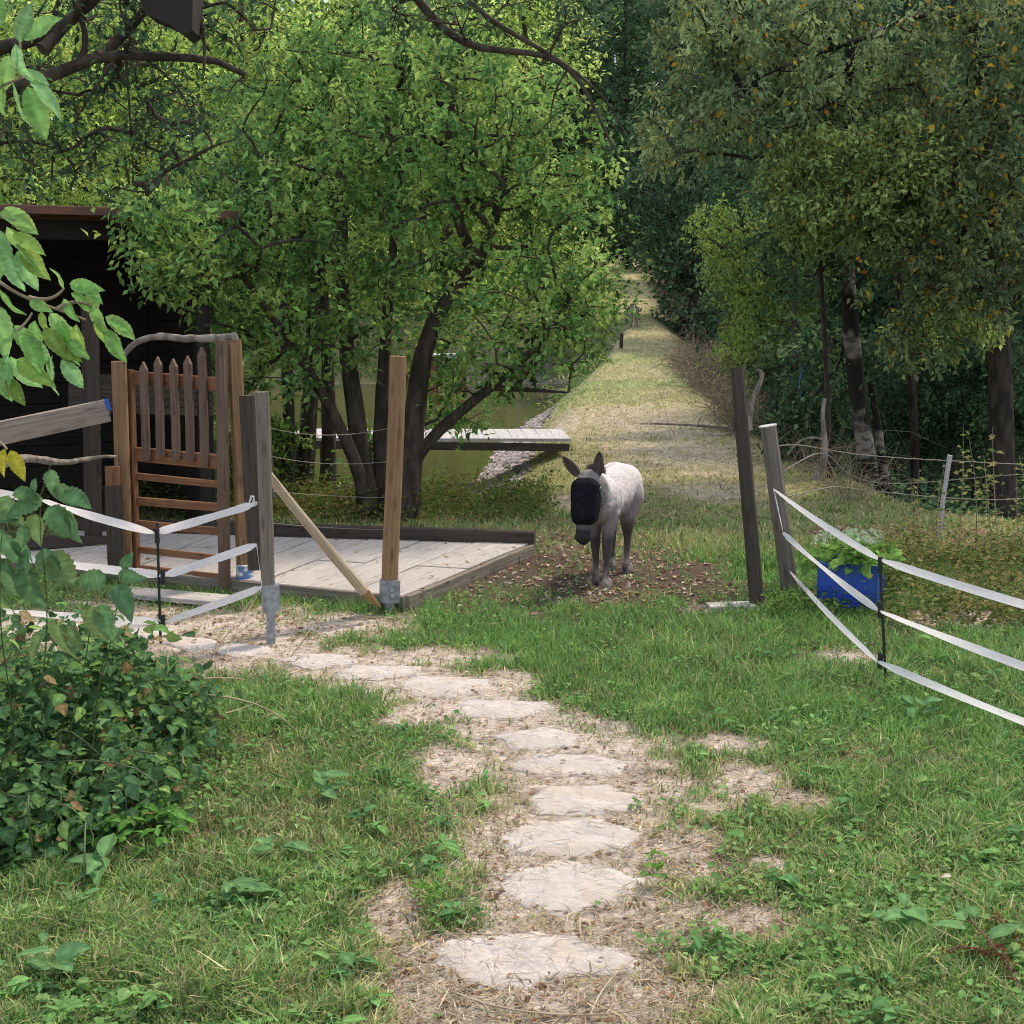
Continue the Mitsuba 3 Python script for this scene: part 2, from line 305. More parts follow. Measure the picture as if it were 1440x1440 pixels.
# ------------------------------------------------------------------ stepping stones
SL = ['nearest stepping stone, large pale slab at the bottom of the path', 'second pale stepping stone from the camera, rounded slab', 'third stepping stone from the camera, half covered in straw', 'fourth stepping stone from the camera, dusty pale slab amid straw',
 'fifth stepping stone from the camera, long flat slab', 'sixth stepping stone from the camera, small dusty slab', 'seventh stepping stone, clean pale slab where the path bends left', 'eighth stepping stone, pale slab just left of the path bend',
 'ninth stepping stone, flat slab in grass left of the bend', 'stepping stone just right of the metal ground spike post', 'stepping stone directly behind the metal ground spike of the fence post', 'stepping stone left of the metal ground spike, below the lowest white tape',
 'stepping stone beneath the black plastic fence stake', 'last stepping stone at the far left under the lowest white tape']
import shapely.geometry as sg
for i, p in enumerate(SP):
    pc = p.mean(0); pol = sg.Polygon(pc + (p - pc) * 1.05).buffer(-.03).buffer(.03)
    ring = np.array(pol.exterior.segmentize(.025).coords)[:-1]
    r = rng(500 + i); nn = meshkit.fbm(np.c_[ring * 14, ring[:, :1] * 0 + i], 3) - .5
    ring = ring + unit(ring - pc) * (nn * .075)[:, None]
    V, Fc = [], []
    scs, zz = [1.05, 1.0, .96, .8, .55, .28], [-.025, -.006, .005, .011, .013, .013]
    for s, z in zip(scs, zz):
        q = pc + (ring - pc) * s; h = H(q[:, 0], q[:, 1]) + z + .006 * (nz(q[:, 0], q[:, 1], 10, 3) - .5); V.append(np.c_[q, h])
    n = len(ring); V.append(np.array([[*pc, float(H(*pc)) + .018]])); k = np.arange(n)
    for a in range(len(scs) - 1):
        Fc += [np.stack([a*n+k, a*n+(k+1) % n, (a+1)*n+(k+1) % n], 1), np.stack([a*n+k, (a+1)*n+(k+1) % n, (a+1)*n+k], 1)]
    a = len(scs) - 1; Fc.append(np.stack([a*n+k, a*n+(k+1) % n, k*0+(a+1)*n], 1))
    put(thing('stepping_stone', SL[i], 'stepping stone', 'pale stepping stones of the winding path'), (np.vstack(V), np.vstack(Fc)), 'm_stone', smooth=40)
from shapely import contains_xy
def on_stone(x, y, grow=-.02):
    o = np.zeros(np.shape(x), bool)
    for p in SP: o |= contains_xy(sg.Polygon(p).buffer(grow), x, y)
    return o

# ------------------------------------------------------------------ deck
DZ = .10
A, B, C, D = np.array([-.74, 9.5]), np.array([.14, 11.55]), np.array([-3.9, 12.25]), np.array([-3.9, 10.95])
deck = thing('wooden_deck', 'low weathered deck platform of pale boards under the gate and tree', 'deck')
def dpt(s, t): return (A * (1 - t) + B * t) * (1 - s) + (D * (1 - t) + C * t) * s
NB = 9
for i in range(NB):
    s0, s1 = i / NB + .002, (i + 1) / NB - .002
    for j, (t0, t1) in enumerate(((0, .47), (.474, 1)) if i % 2 == 0 else ((0, .62), (.624, 1))):
        r = rng(700 + i * 3 + j); dz = r.uniform(-.004, .004)
        c = [dpt(s0, t0), dpt(s1, t0), dpt(s1, t1), dpt(s0, t1)]
        pol = sg.Polygon(c); mm = trimesh.creation.extrude_polygon(pol, .03, engine='earcut')
        vv = np.array(mm.vertices); vv[:, 2] += DZ - .03 + dz; m2 = trimesh.Trimesh(vv, mm.faces); m2.unmerge_vertices()
        vv = np.array(m2.vertices); ax = unit(B - A); o = r.random(2) * 30
        uv = np.stack([vv[:, :2] @ ax + o[0], vv[:, :2] @ np.array([ax[1], -ax[0]]) + vv[:, 2] + o[1]], 1)
        put(part(deck, 'board'), (vv, np.array(m2.faces), uv), 'w_deck')
def P3(p, z): return np.array([p[0], p[1], z])
put(part(deck, 'front_beam'), beam(P3(A + [.01, -.022], .03), P3(D + [0, -.022], .03), .04, .135), 'w_grey')
put(part(deck, 'side_beam'), beam(P3(A + [.026, -.01], .03), P3(B + [.026, 0], .03), .04, .135), 'w_grey')
put(part(deck, 'back_beam'), beam(P3(B + [.05, .04], .13), P3(C + [0, .06], .13), .09, .15), 'w_dark')
put(part(deck, 'step_board'), beam(P(168, 832, 10.0), P(318, 845, 9.55), .24, .035), 'w_deck')
# ------------------------------------------------------------------ gate, posts
GL, GR = P(182, 650, 10.55), P(312, 650, 10.05)     # line of the gate
gd = unit((GR - GL) * [1, 1, 0]); gn = np.array([gd[1], -gd[0], 0]);
def gp(u, v, y): return P(u, v, y)
gate = thing('picket_gate', 'brown wooden picket gate standing half open on the deck', 'gate')
put(part(gate, 'stile'), beam(P(190, 802, 10.55), P(181, 520, 10.55), .085, .045, up=gn), 'w_gate')
put(part(gate, 'stile'), beam(P(316, 824, 10.05), P(311, 479, 10.05), .085, .05, up=gn), 'w_picket')
for (v0, v1, h) in ((531, 541, .10), (638, 650, .105)):
    put(part(gate, 'rail'), beam(P(185, v0, 10.56), P(312, v1, 10.1), .035, h), 'w_gate')
for (v0, v1, h) in ((669, 682, .05), (704, 714, .06), (736, 748, .055), (772, 786, .05), (802, 816, .09)):
    put(part(gate, 'slat'), beam(P(188, v0, 10.57), P(314, v1, 10.1), .03, h), 'w_gate')
for i, (u, vt, vb) in enumerate(((203, 510, 648), (223, 503, 643), (245, 506, 646), (265, 502, 648), (285, 490, 656))):
    yy = lerp(10.5, 10.1, (u - 185) / 125) - .035
    b, t = P(u + 3, vb, yy), P(u - 1, vt + 10, yy)
    m1 = beam(b, t, .075, .022, up=gn, n=3, wob=.002, seed=i)
    a = unit(np.cross(t - b, gn)); tip = t + unit(t - b) * .06
    q = np.array([t + a*.037 + gn*.011, t - a*.037 + gn*.011, t - a*.037 - gn*.011, t + a*.037 - gn*.011, tip + gn*.009, tip - gn*.009])
    m2 = (q, np.array([[0, 1, 4], [2, 3, 5], [1, 2, 5], [1, 5, 4], [3, 0, 4], [3, 4, 5]]), np.tile([[3.3, 4.4]], (6, 1)))
    put(part(gate, 'picket'), join([m1, m2]), 'w_picket')
def post(name, label, cat, pts, w, mat, round_=False, group=None, seed=0):
    k = thing(name, label, cat, group)
    if round_: put(part(k, 'shaft'), tube(curve(pts, 14), np.linspace(w*1.05, w*.95, 14), 12, rough=.025, seed=seed), mat, smooth=50)
    else: put(part(k, 'shaft'), beam(pts[0], pts[-1], w, w, up=(.35, -1, 0), n=6, wob=.0025, seed=seed, ch=.14), mat)
    return k
g1 = post('gate_post', 'honey coloured square post left of the picket gate', 'post', [P(176, 800, 10.5), P(167, 508, 10.5)], .105, 'w_honey', seed=1)
g2 = post('gate_post', 'tall honey coloured square post right of the picket gate', 'post', [P(344, 815, 10.15), P(329, 478, 10.15)], .095, 'w_honey', seed=2)
put(part(g2, 'post_shoe'), beam(P(344.5, 816, 10.12), P(344, 794, 10.12), .115, .115, up=(.35, -1, 0)), 'm_can'); lab(g2 + '__post_shoe', 'blue and white metal shoe at the foot of the post')
k = thing('short_post', 'short dark post with a fresh orange top left of the gate', 'post')
put(part(k, 'shaft'), beam(P(163, 800, 10.4), P(159, 682, 10.4), .115, .1, up=(.35, -1, 0)), 'w_dark')
put(part(k, 'cap'), beam(P(159, 683, 10.4), P(158, 656, 10.4), .105, .09, up=(.35, -1, 0)), 'w_gate')
post('round_post', 'dark round post close behind the grey post with the metal spike', 'post', [P(362, 800, 9.6), P(348, 556, 9.6)], .062, 'w_dark', True, seed=3)
post('round_post', 'thin dark post stub behind the top of the grey spike post', 'post', [P(378, 700, 10.4), P(371, 560, 10.4)], .045, 'w_dark', True, seed=4)
k = post('fence_post', 'grey square fence post set in a long metal ground spike', 'post', [P(378, 845, 8.5), P(368, 551, 8.5)], .075, 'w_grey', seed=5)
put(part(k, 'socket'), beam(P(381, 858, 8.49), P(380, 822, 8.49), .098, .098, up=(.35, -1, 0)), 'm_galv')
put(part(k, 'spike'), beam(P(381, 935, 8.49), P(381, 858, 8.49), .05, .05, up=(.35, -1, 0)), 'm_galv')
k = post('fence_post', 'tall light brown square post in a galvanised shoe at the deck corner', 'post', [P(548, 845, 9.45), P(560, 501, 9.45)], .097, 'w_honey', seed=6)
put(part(k, 'socket'), beam(P(547.5, 846, 9.44), P(548.5, 815, 9.44), .12, .12, up=(.35, -1, 0)), 'm_galv')
put(part(k, 'spike'), beam(P(547, 868, 9.44), P(547.5, 846, 9.44), .06, .06, up=(.35, -1, 0)), 'm_galv')
put(part(k, 'bolt'), tube([P(551, 830, 9.37), P(551, 830, 9.35)], .012, 8), 'm_galv', smooth=40)
put(part(k, 'bolt'), tube([P(552, 838, 9.37), P(552, 838, 9.35)], .012, 8), 'm_galv', smooth=40)
post('paddock_post', 'tall dark leaning post right of the donkey', 'post', [P(1066, 862, 9.55), P(1036, 517, 9.75)], .05, 'w_dark', True, seed=7)
k = post('paddock_post', 'grey leaning post with a pale cut top holding the white tapes', 'post', [P(1113, 842, 10.0), P(1080, 599, 10.1)], .062, 'w_post', True, seed=8)
put(part(k, 'top'), tube([P(1080, 600, 10.1), P(1079.7, 598, 10.1)], .066, 12), 'w_jetty', smooth=40)
k = thing('leaning_pole', 'pale round pole leaning from the grey spike post down to the deck corner', 'pole')
pp = curve([P(374, 664, 8.75), P(455, 764, 8.95), P(512, 832, 9.1)], 14)
put(part(k, 'shaft'), tube(pp, np.linspace(.030, .036, 14), 12, rough=.03, seed=9), 'w_pole', smooth=50)
put(part(k, 'tip'), tube([pp[-1], P(525, 845, 9.13), P(536, 854, 9.17)], [.036, .022, .003], 10), 'w_honey', smooth=50)
k = thing('branch_rail', 'bare grey branch laid across the tops of the gate posts', 'branch')
put(part(k, 'bough'), tube(curve([P(174, 500, 10.45), P(192, 482, 10.4), P(215, 474, 10.35), P(250, 475, 10.25), P(290, 476, 10.2), P(331, 474, 10.1)], 26), np.linspace(.02, .032, 26), 8, rough=.12, seed=3), 'b_dead', smooth=60)
k = thing('dead_branch', 'bare crooked twig resting against the left gate post', 'branch')
put(part(k, 'bough'), tube(curve([P(-15, 662, 9.4), P(40, 645, 9.6), P(85, 650, 9.9), P(125, 645, 10.2), P(164, 642, 10.4)], 22), np.linspace(.035, .012, 22), 7, rough=.12, seed=4), 'b_dead', smooth=60)

# ------------------------------------------------------------------ shed
shed = thing('shed', 'dark open fronted timber shed with a rusty roof edge', 'shed')
S0, S1 = np.array([-6.6, 10.8]), np.array([-2.72, 12.75])      # front line, left to right
sd = unit(S1 - S0); sn = np.array([-sd[1], sd[0]])            # depth direction
def SQ(a, d, z): q = S0 + sd * a + sn * d; return np.array([q[0], q[1], z])
SL_ = np.linalg.norm(S1 - S0)
eave_l, eave_r = P(15, 297, 11.6)[2], P(165, 306, 12.2)[2]
for i in range(13): put(part(shed, 'back_board'), beam(SQ(-.2, 2.4, .1 + i*.21), SQ(SL_ + .2, 2.4, .1 + i*.21), .03, .205), 'w_shed')
for i in range(13):
    put(part(shed, 'side_board'), beam(SQ(SL_, .05, .1 + i*.21), SQ(SL_, 2.35, .1 + i*.21), .03, .205), 'w_shed')
    put(part(shed, 'side_board'), beam(SQ(0, .05, .1 + i*.21), SQ(0, 2.35, .1 + i*.21), .03, .205), 'w_shed')
for i in range(7): put(part(shed, 'roof_sheet'), beam(SQ(-.35 + i*(SL_ + .5)/7, 1.1, eave_l + .03), SQ(-.35 + (i + 1)*(SL_ + .5)/7 - .01, 1.1, eave_l + .03), 3.0, .03), 'm_rust')
put(part(shed, 'back_lining'), beam(SQ(-.2, 2.44, 1.4), SQ(SL_ + .2, 2.44, 1.4), .03, 2.9), 'w_shed'); put(part(shed, 'side_lining'), beam(SQ(SL_ + .035, .05, 1.4), SQ(SL_ + .035, 2.4, 1.4), .03, 2.9), 'w_shed'); put(part(shed, 'side_lining'), beam(SQ(-.035, .05, 1.4), SQ(-.035, 2.4, 1.4), .03, 2.9), 'w_shed')
put(part(shed, 'fascia'), beam(SQ(-.4, -.42, eave_l + .02), SQ(SL_ + .2, -.42, eave_l + .02), .03, .07), 'm_rust')
for a in (.1, SL_*.5, SL_ - .05): put(part(shed, 'post'), beam(SQ(a, .02, -.05), SQ(a, .02, eave_l - .02), .11, .11, up=(.5, -1, 0)), 'w_shed')
put(part(shed, 'lintel'), beam(SQ(-.05, -.02, eave_l - .12), SQ(SL_ + .05, -.02, eave_l - .12), .05, .16), 'w_shed')
for i in range(5): put(part(shed, 'front_board'), beam(P(96, 560 + i*11 - 30, 12.3), P(300, 566 + i*11 - 30, 12.75), .025, .066), 'w_dark')
for i in range(3): put(part(shed, 'front_board'), beam(P(20, 762 + i*18, 11.2), P(170, 762 + i*18, 11.6), .03, .1), 'w_dark')
put(part(shed, 'door_post'), beam(P(132, 800, 11.6), P(126, 400, 11.6), .13, .1, up=(.5, -1, 0)), 'w_dark')
k = thing('rail_board', 'broad weathered plank rail sloping up to the left gate post', 'plank')
put(part(k, 'plank'), beam(P(-60, 622, 9.6), P(152, 577, 10.35), .035, .165, n=4), 'w_board')
put(part(k, 'strap'), beam(P(149, 561, 10.3), P(154, 577, 10.32), .03, .004, up=(0, -1, .1)), 'm_ribbon')
# black tin can-like nest box high among the branches
k = thing('nest_box', 'black wooden box hanging high among the branches', 'box')
nb = [P(u, v, 7.0) for u, v in ((184, -30), (272, -30), (270, 42), (258, 50), (238, 34), (205, 20))]
mm = trimesh.creation.extrude_polygon(sg.Polygon([(q[0], q[2]) for q in nb]), .22, engine='earcut'); vv = np.array(mm.vertices)[:, [0, 2, 1]]; vv[:, 1] += 7.0
put(part(k, 'body'), (vv, np.array(mm.faces)[:, ::-1], np.zeros((len(vv), 2))), 'w_shed')
put(part(k, 'lid'), beam(P(175, -32, 7.1), P(282, -32, 7.1), .28, .02), 'w_shed')

# ------------------------------------------------------------------ fence tapes
def ribbon(pts, w, n=28, seed=0, sag=.007, tilt=.25, pinch=True):
    p = np.asarray(pts, float); out = []; r = rng(seed)
    for a, b in zip(p[:-1], p[1:]):
        s = np.linspace(0, 1, n); q = a + (b - a) * s[:, None]; q[:, 2] -= sag * np.linalg.norm(b - a) * 4 * s * (1 - s)
        t = unit(b - a); side = unit(np.array([t[1], -t[0], 0])); ph, am = r.uniform(0, 6.3), r.uniform(.2, .6)
        an = tilt * math.sin(ph) + am * np.sin(s * r.uniform(4, 8) + ph)
        ww = w * (1 - .65 * (np.exp(-(s / .05) ** 2) + np.exp(-((1 - s) / .05) ** 2))) if pinch else w * np.ones(n)
        up = np.cos(an)[:, None] * np.array([0, 0, 1.]) + np.sin(an)[:, None] * side
        V = np.stack([q - up * ww[:, None] / 2, q, q + up * ww[:, None] / 2], 1); V[:, 1] += side * .003
        L = s * np.linalg.norm(b - a); uv = np.stack(np.broadcast_arrays(L[:, None], np.array([0, .5, 1.])[None]), -1)
        i, j = np.meshgrid(np.arange(n - 1), np.arange(2), indexing='ij'); k = i*3 + j
        out.append((V.reshape(-1, 3), np.stack([k, k + 3, k + 4, k + 1], -1).reshape(-1, 4), uv.reshape(-1, 2) + [seed * 3.1, 0]))
    return join(out)
TW = .05
lt = [[(-60, 680, 9.3), (60, 704, 8.8), (218, 749, 8.0), (357, 709, 8.42)], [(-60, 770, 8.8), (20, 782, 8.6), (231, 809, 8.0), (360, 766, 8.42)], [(-60, 855, 8.5), (20, 860, 8.4), (233, 874, 8.0), (368, 826, 8.42)]]
for i, (t, nm) in enumerate(zip(lt, ('top', 'middle', 'lowest'))):
    put(thing('fence_tape', f'{nm} white electric fence tape on the side of the gate', 'fence tape', 'white tapes beside the gate'), ribbon([P(*q) for q in t], TW, seed=i), 'm_tape', smooth=True)
put(thing('fence_tape', 'short white tape hanging straight down the grey spike post', 'fence tape'), ribbon([P(361, 766, 8.43), P(368, 824, 8.43)], .03, seed=9, sag=0, pinch=False), 'm_tape', smooth=True)
put(thing('tape_knot', 'white tape end knotted high on the grey spike post', 'knot'), ribbon([P(350, 706, 8.42), P(354, 698, 8.43), P(358, 702, 8.41), P(355, 710, 8.42), P(362, 707, 8.42)], .03, n=5, seed=4, sag=0), 'm_tape', smooth=True)
rt = [[(1088, 688, 10.02), (1238, 787, 7.6), (1640, 905, 5.75)], [(1100, 748, 10.0), (1236, 859, 7.6), (1640, 1006, 5.75)], [(1110, 803, 9.98), (1234, 930, 7.6), (1640, 1090, 5.75)]]
for i, (t, nm) in enumerate(zip(rt, ('top', 'middle', 'lowest'))):
    put(thing('fence_tape', f'{nm} white electric fence tape on the side of the blue planter', 'fence tape', 'white tapes beside the blue planter'), ribbon([P(*q) for q in t], .042, seed=20 + i, tilt=.12), 'm_tape', smooth=True)
put(thing('fence_tape', 'short white tape running down the leaning grey post', 'fence tape'), ribbon([P(1088, 688, 9.95), P(1101, 746, 9.93)], .03, seed=19, sag=0, pinch=False), 'm_tape', smooth=True)
def stake(label, top, foot, clips):
    k = thing('fence_stake', label, 'stake', None)
    put(part(k, 'rod'), tube([foot, top], [.008, .008], 8), 'm_black', smooth=50)
    for c in clips: put(part(k, 'clip'), join([beam(c + [-.012, 0, -.02], c + [.012, 0, -.02], .03, .012), beam(c + [-.012, 0, .03], c + [.012, 0, .03], .03, .012), tube([c + [0, 0, -.04], c + [0, 0, .045]], .014, 8)]), 'm_black')
stake('thin black plastic stake holding the white tapes before the gate', P(221, 735, 8.02), P(226, 905, 8.02), [P(221, 754, 8.0), P(229, 812, 8.0), P(229, 876, 8.0)])
stake('thin black plastic stake holding the white tapes beside the blue planter', P(1237, 783, 7.62), P(1247, 985, 7.62), [P(1238, 795, 7.6), P(1238, 859, 7.6), P(1238, 930, 7.6)])
k = thing('white_stake', 'slim pale stake standing in weeds before the dark wood', 'stake')
put(part(k, 'shaft'), tube(curve([P(1318, 800, 12.4), P(1325, 715, 12.4), P(1336, 640, 12.4)], 8), .022, 8, rough=.08, seed=2), 'w_jetty', smooth=50)
# fence wires
for i, (c, lb) in enumerate((([(1085, 628, 10.1), (1160, 632, 11.5), (1250, 643, 12.3), (1333, 648, 12.4), (1470, 655, 12.6)], 'uppermost rusty wire strung along the dark wood'),
        ([(1095, 668, 10.1), (1180, 655, 11.5), (1250, 680, 12.3), (1330, 676, 12.4), (1470, 668, 12.6)], 'middle rusty wire sagging along the dark wood'),
        ([(1098, 700, 10.1), (1180, 685, 11.5), (1250, 693, 12.3), (1326, 700, 12.4), (1470, 695, 12.6)], 'lowest rusty wire strung along the dark wood'))):
    put(thing('fence_wire', lb, 'wire', 'rusty fence wires along the wood'), tube(curve([P(*q) for q in c], 40), .0042, 5), 'm_wire', smooth=True)
for i, (c, lb) in enumerate((([(372, 600, 8.6), (460, 612, 9.0), (556, 600, 9.4)], 'top fence wire between the grey spike post and the deck corner post'),
        ([(374, 640, 8.6), (460, 652, 9.0), (554, 648, 9.4)], 'second fence wire between the grey spike post and the deck corner post'),
        ([(376, 690, 8.6), (460, 697, 9.0), (552, 700, 9.4)], 'third fence wire between the grey spike post and the deck corner post'),
        ([(378, 735, 8.6), (460, 742, 9.0), (551, 745, 9.4)], 'lowest fence wire between the grey spike post and the deck corner post'))):
    put(thing('fence_wire', lb, 'wire', 'fence wires above the deck'), tube(curve([P(*q) for q in c], 24), .0022, 5), 'm_wire', smooth=True)

# ------------------------------------------------------------------ jetty, log, branch, small posts
jet = thing('jetty', 'pale plank jetty reaching from the bank over the pond', 'jetty')
J0n, J0f, J1n, J1f = P(803, 619, 18.6), P(790, 605, 20.0), P(405, 634, 18.9), P(405, 619, 20.3)
J1n[2] = J0n[2] - .02; J1f[2] = J0f[2] - .02
J0f[2] = J0n[2]; J1f[2] = J1n[2]
NJ = 20
for i in range(NJ):
    a, b = lerp(J0n, J1n, (i + .5)/NJ), lerp(J0f, J1f, (i + .5)/NJ); w = np.linalg.norm(J0n - J1n)/NJ - .002
    put(part(jet, 'plank'), beam(a, b, w, .04, ch=.025), 'w_jetty')
for a, b in ((J0n, J1n), (J0f, J1f)): put(part(jet, 'beam'), beam(a + [-.02, .03 if a is J0n else -.05, -.10], b + [0, .03 if a is J0n else -.05, -.0685], .06, .10), 'w_dark')
for s in (.66, .97):
    q = lerp(J0n, J1n, s) + [0, .12, -.12]; put(part(jet, 'leg'), tube([q, q * [1, 1, 0] + [0, 0, -1.2]], .05, 8), 'w_dark', smooth=50)
    q = lerp(J0f, J1f, s) + [0, -.12, -.12]; put(part(jet, 'leg'), tube([q, q * [1, 1, 0] + [0, 0, -1.2]], .05, 8), 'w_dark', smooth=50)
q0 = G(757, 558); k = thing('log', 'small pale log with a dark end lying by the pond bank', 'log')
put(part(k, 'bough'), tube(curve([q0 + [-.25, .3, .07], q0 + [.05, .1, .09], q0 + [.42, -.1, .07]], 10), .075, 10, rough=.06, seed=3), 'b_birch', smooth=50)
put(part(k, 'end'), tube([q0 + [.42, -.1, .07], q0 + [.44, -.11, .07]], .077, 10), 'b_forest', smooth=50)
k = thing('fallen_branch', 'long bare branch lying on the dry meadow beside the brush', 'branch')
put(part(k, 'bough'), tube(curve([G(900, 596, .03), G(955, 597, .05), G(1000, 600, .04), G(1035, 612, .05)], 20), np.linspace(.012, .035, 20), 7, rough=.1, seed=5), 'b_dead', smooth=50)
k = thing('flat_slab', 'pale flat slab at the foot of the dark leaning post', 'slab')
q = G(1025, 857); put(part(k, 'slab'), beam(q + [-.14, 0, .015], q + [.17, .02, .02], .16, .035, up=(0, 0, 1)), 'm_stone')
k = thing('meadow_post', 'small dark stump of a post far up the meadow', 'post'); q = G(873, 490)
put(part(k, 'shaft'), tube([q - [0, 0, .1], q + [.02, 0, .38]], .05, 8, rough=.05), 'b_forest', smooth=50)
k = thing('meadow_post', 'broken grey post stubs where the meadow path narrows', 'post')
for du, dv, hh in ((880, 458, .7), (886, 461, .9), (894, 460, .75)):
    q = G(du, dv); put(part(k, 'stub'), tube([q - [0, 0, .1], q + [.05, 0, hh*.8]], .05, 8, rough=.08, seed=du), 'b_dead', smooth=50)
k = thing('far_platform', 'small pale topped platform far across the pond water', 'platform')
q = P(628, 500, 40); put(part(k, 'roof'), beam(q + [-.75, 0, 0], q + [.5, 0, 0], 1.2, .1), 'w_jetty')
for dx in (-.5, .3): put(part(k, 'wall'), beam(q + [dx, 0, -.06], q + [dx, 0, -1.6], .5, .3, up=(0, 1, 0)), 'w_gate')

# ------------------------------------------------------------------ planter with plants
pl = thing('planter_box', 'bright blue square planter tub beside the leaning grey post', 'planter')
c0, c1 = P(1149, 862, 9.55), P(1230, 862, 9.4); hp = .325
u_ = c1 - c0; u_[2] = 0; wpl = np.linalg.norm(u_); u_ = unit(u_); d_ = np.array([-u_[1], u_[0], 0]); base = np.array([c0[0], c0[1], float(H(c0[0], c0[1])) - .01])
def pbox(a, b, w, h, z): return beam(base + u_*a + d_*w*.0 + [0, 0, z], base + u_*b + [0, 0, z], .02, h)
def panel(p, q): return beam(p + [0, 0, hp/2], q + [0, 0, hp/2], .014, hp, ch=.3)
put(part(pl, 'front_panel'), panel(base, base + u_*wpl), 'm_blue'); put(part(pl, 'back_panel'), panel(base + d_*wpl, base + u_*wpl + d_*wpl), 'm_blue')
put(part(pl, 'side_panel'), panel(base + d_*.008, base + d_*(wpl - .008)), 'm_blue'); put(part(pl, 'side_panel'), panel(base + u_*wpl + d_*.008, base + u_*wpl + d_*(wpl - .008)), 'm_blue')
ctr = base + u_*wpl/2 + d_*wpl/2
for nm, a, b in (('front', base - u_*.012, base + u_*(wpl + .012)), ('back', base + d_*wpl - u_*.012, base + d_*wpl + u_*(wpl + .012)), ('side', base + d_*.014, base + d_*(wpl - .014)), ('side', base + u_*wpl + d_*.014, base + u_*wpl + d_*(wpl - .014))):
    put(part(pl, 'rim'), beam(a + [0, 0, hp - .006], b + [0, 0, hp - .006], .026, .024, ch=.3), 'm_blue')
put(part(pl, 'soil'), beam(ctr - u_*(wpl/2 - .01) + [0, 0, hp - .06], ctr + u_*(wpl/2 - .01) + [0, 0, hp - .06], wpl - .02, .04), 'b_forest')

# ------------------------------------------------------------------ leaves with shape, for near plants
def leafmesh(n=9, w=.42, tip=1.0, fold=.25, curl=.3, saw=0.0, heart=False, seed=0):
    """one leaf of unit length along +x, its face up: midrib, two halves, serrated if saw"""
    s = np.linspace(0, 1, n); r = rng(seed)
    hw = w * .5 * (np.sin(np.pi * s ** (.62 if heart else .8)) ** .85) * (1 - .15 * s * tip); hw[0] = hw[-1] = .002
    zz = -curl * s ** 2 + .02 * np.sin(s * 9 + seed)
    sa = 1 + saw * np.where(np.arange(n) % 2 == 0, 1, -1); sa[0] = sa[-1] = 1
    mid = np.stack([s, 0*s, zz], 1); V = [mid]
    for sg_ in (1, -1):
        V.append(np.stack([s + (.02), sg_*hw*.5, zz + hw*fold*.6 + .012*np.sin(s*14)], 1)); V.append(np.stack([s + .05*np.sin(np.pi*s), sg_*hw*sa, zz + hw*fold*.9 + .02*np.sin(s*11 + sg_)], 1))
    V = np.vstack(V); Fc = []
    for i in range(n - 1):
        for a, b, fl in ((0, 1, 0), (1, 2, 0), (0, 3, 1), (3, 4, 1)):
            q = [a*n+i, a*n+i+1, b*n+i+1, b*n+i]; q = q[::-1] if fl else q; Fc += [[q[0], q[1], q[2]], [q[0], q[2], q[3]]]
    return V, np.array(Fc)
def place_leaf(m, pos, d, up, s):
    d = unit(d); b = unit(np.cross(up, d)); nrm = np.cross(d, b)
    return pos + s * (m[0][:, :1] * d + m[0][:, 1:2] * b + m[0][:, 2:] * nrm), m[1]
def leafcol(m, c, r):
    v = m[0]; n = len(v) // 5
    col = np.tile(np.asarray(c, float), (len(v), 1)) * (1 + .12 * r.normal(0, 1, (len(v), 1))); col[:n] *= 1.3
    if n > 12: w_ = np.where(np.arange(n) % 2 == 0, 1.07, .95)[:, None]; col[n:2*n] *= w_; col[2*n:3*n] *= w_; col[3*n:4*n] *= w_; col[4*n:5*n] *= w_; col[2*n:3*n, 0] *= 1.15; col[4*n:5*n, 0] *= 1.1
    return np.clip(col, .005, .9)
pk = thing('planter_plants', 'leafy green plant with pale flower tops growing in the blue planter', 'plant'); r = rng(31)
VV, CC = [], []
for i in range(150):
    a = r.uniform(-.5, .5, 2) * (wpl + .12); o = ctr + u_*a[0] + d_*a[1] + [0, 0, hp - .02 + r.uniform(0, .16) * (1 - abs(a[0])/wpl)]
    lm = leafmesh(7, .75, seed=i % 5); m = place_leaf(lm, o, u_*a[0]*2 + d_*(a[1]*2 - .12) + r.normal(0, .3, 3) + [0, 0, .15], r.normal(0, .35, 3) + [0, -.3, 1], r.uniform(.07, .13)); VV.append(m); CC.append(leafcol(lm, np.array([.22, .40, .10]) * r.uniform(.6, 1.2), r))
m = join(VV); put(part(pk, 'foliage'), m[:2], 'm_leaf', smooth=True, color=np.vstack(CC))
VV, CC = [], []
for i in range(170):
    a = r.uniform(-.5, .5, 2) * (wpl + .05); o = ctr + u_*(a[0] - .03) + d_*a[1] + [0, 0, hp + .12 + .05 * (1 - abs(a[0])/wpl) + r.uniform(-.02, .04)]
    VV.append((o[None], unit(r.normal(0, 1, (1, 3)) + [0, 0, .6]), [r.uniform(.02, .045)])); CC.append(np.array([.42, .52, .38]) * r.uniform(.7, 1.2))
m = leafquads(np.vstack([a[0] for a in VV]), np.vstack([a[1] for a in VV]), np.concatenate([a[2] for a in VV]), np.array(CC), .8, .2, r)
put(part(pk, 'flowers'), m[:2], 'm_leaf', color=m[2]); labels[pk + '__flowers'] = {'kind': 'stuff', 'label': 'pale flower heads'}

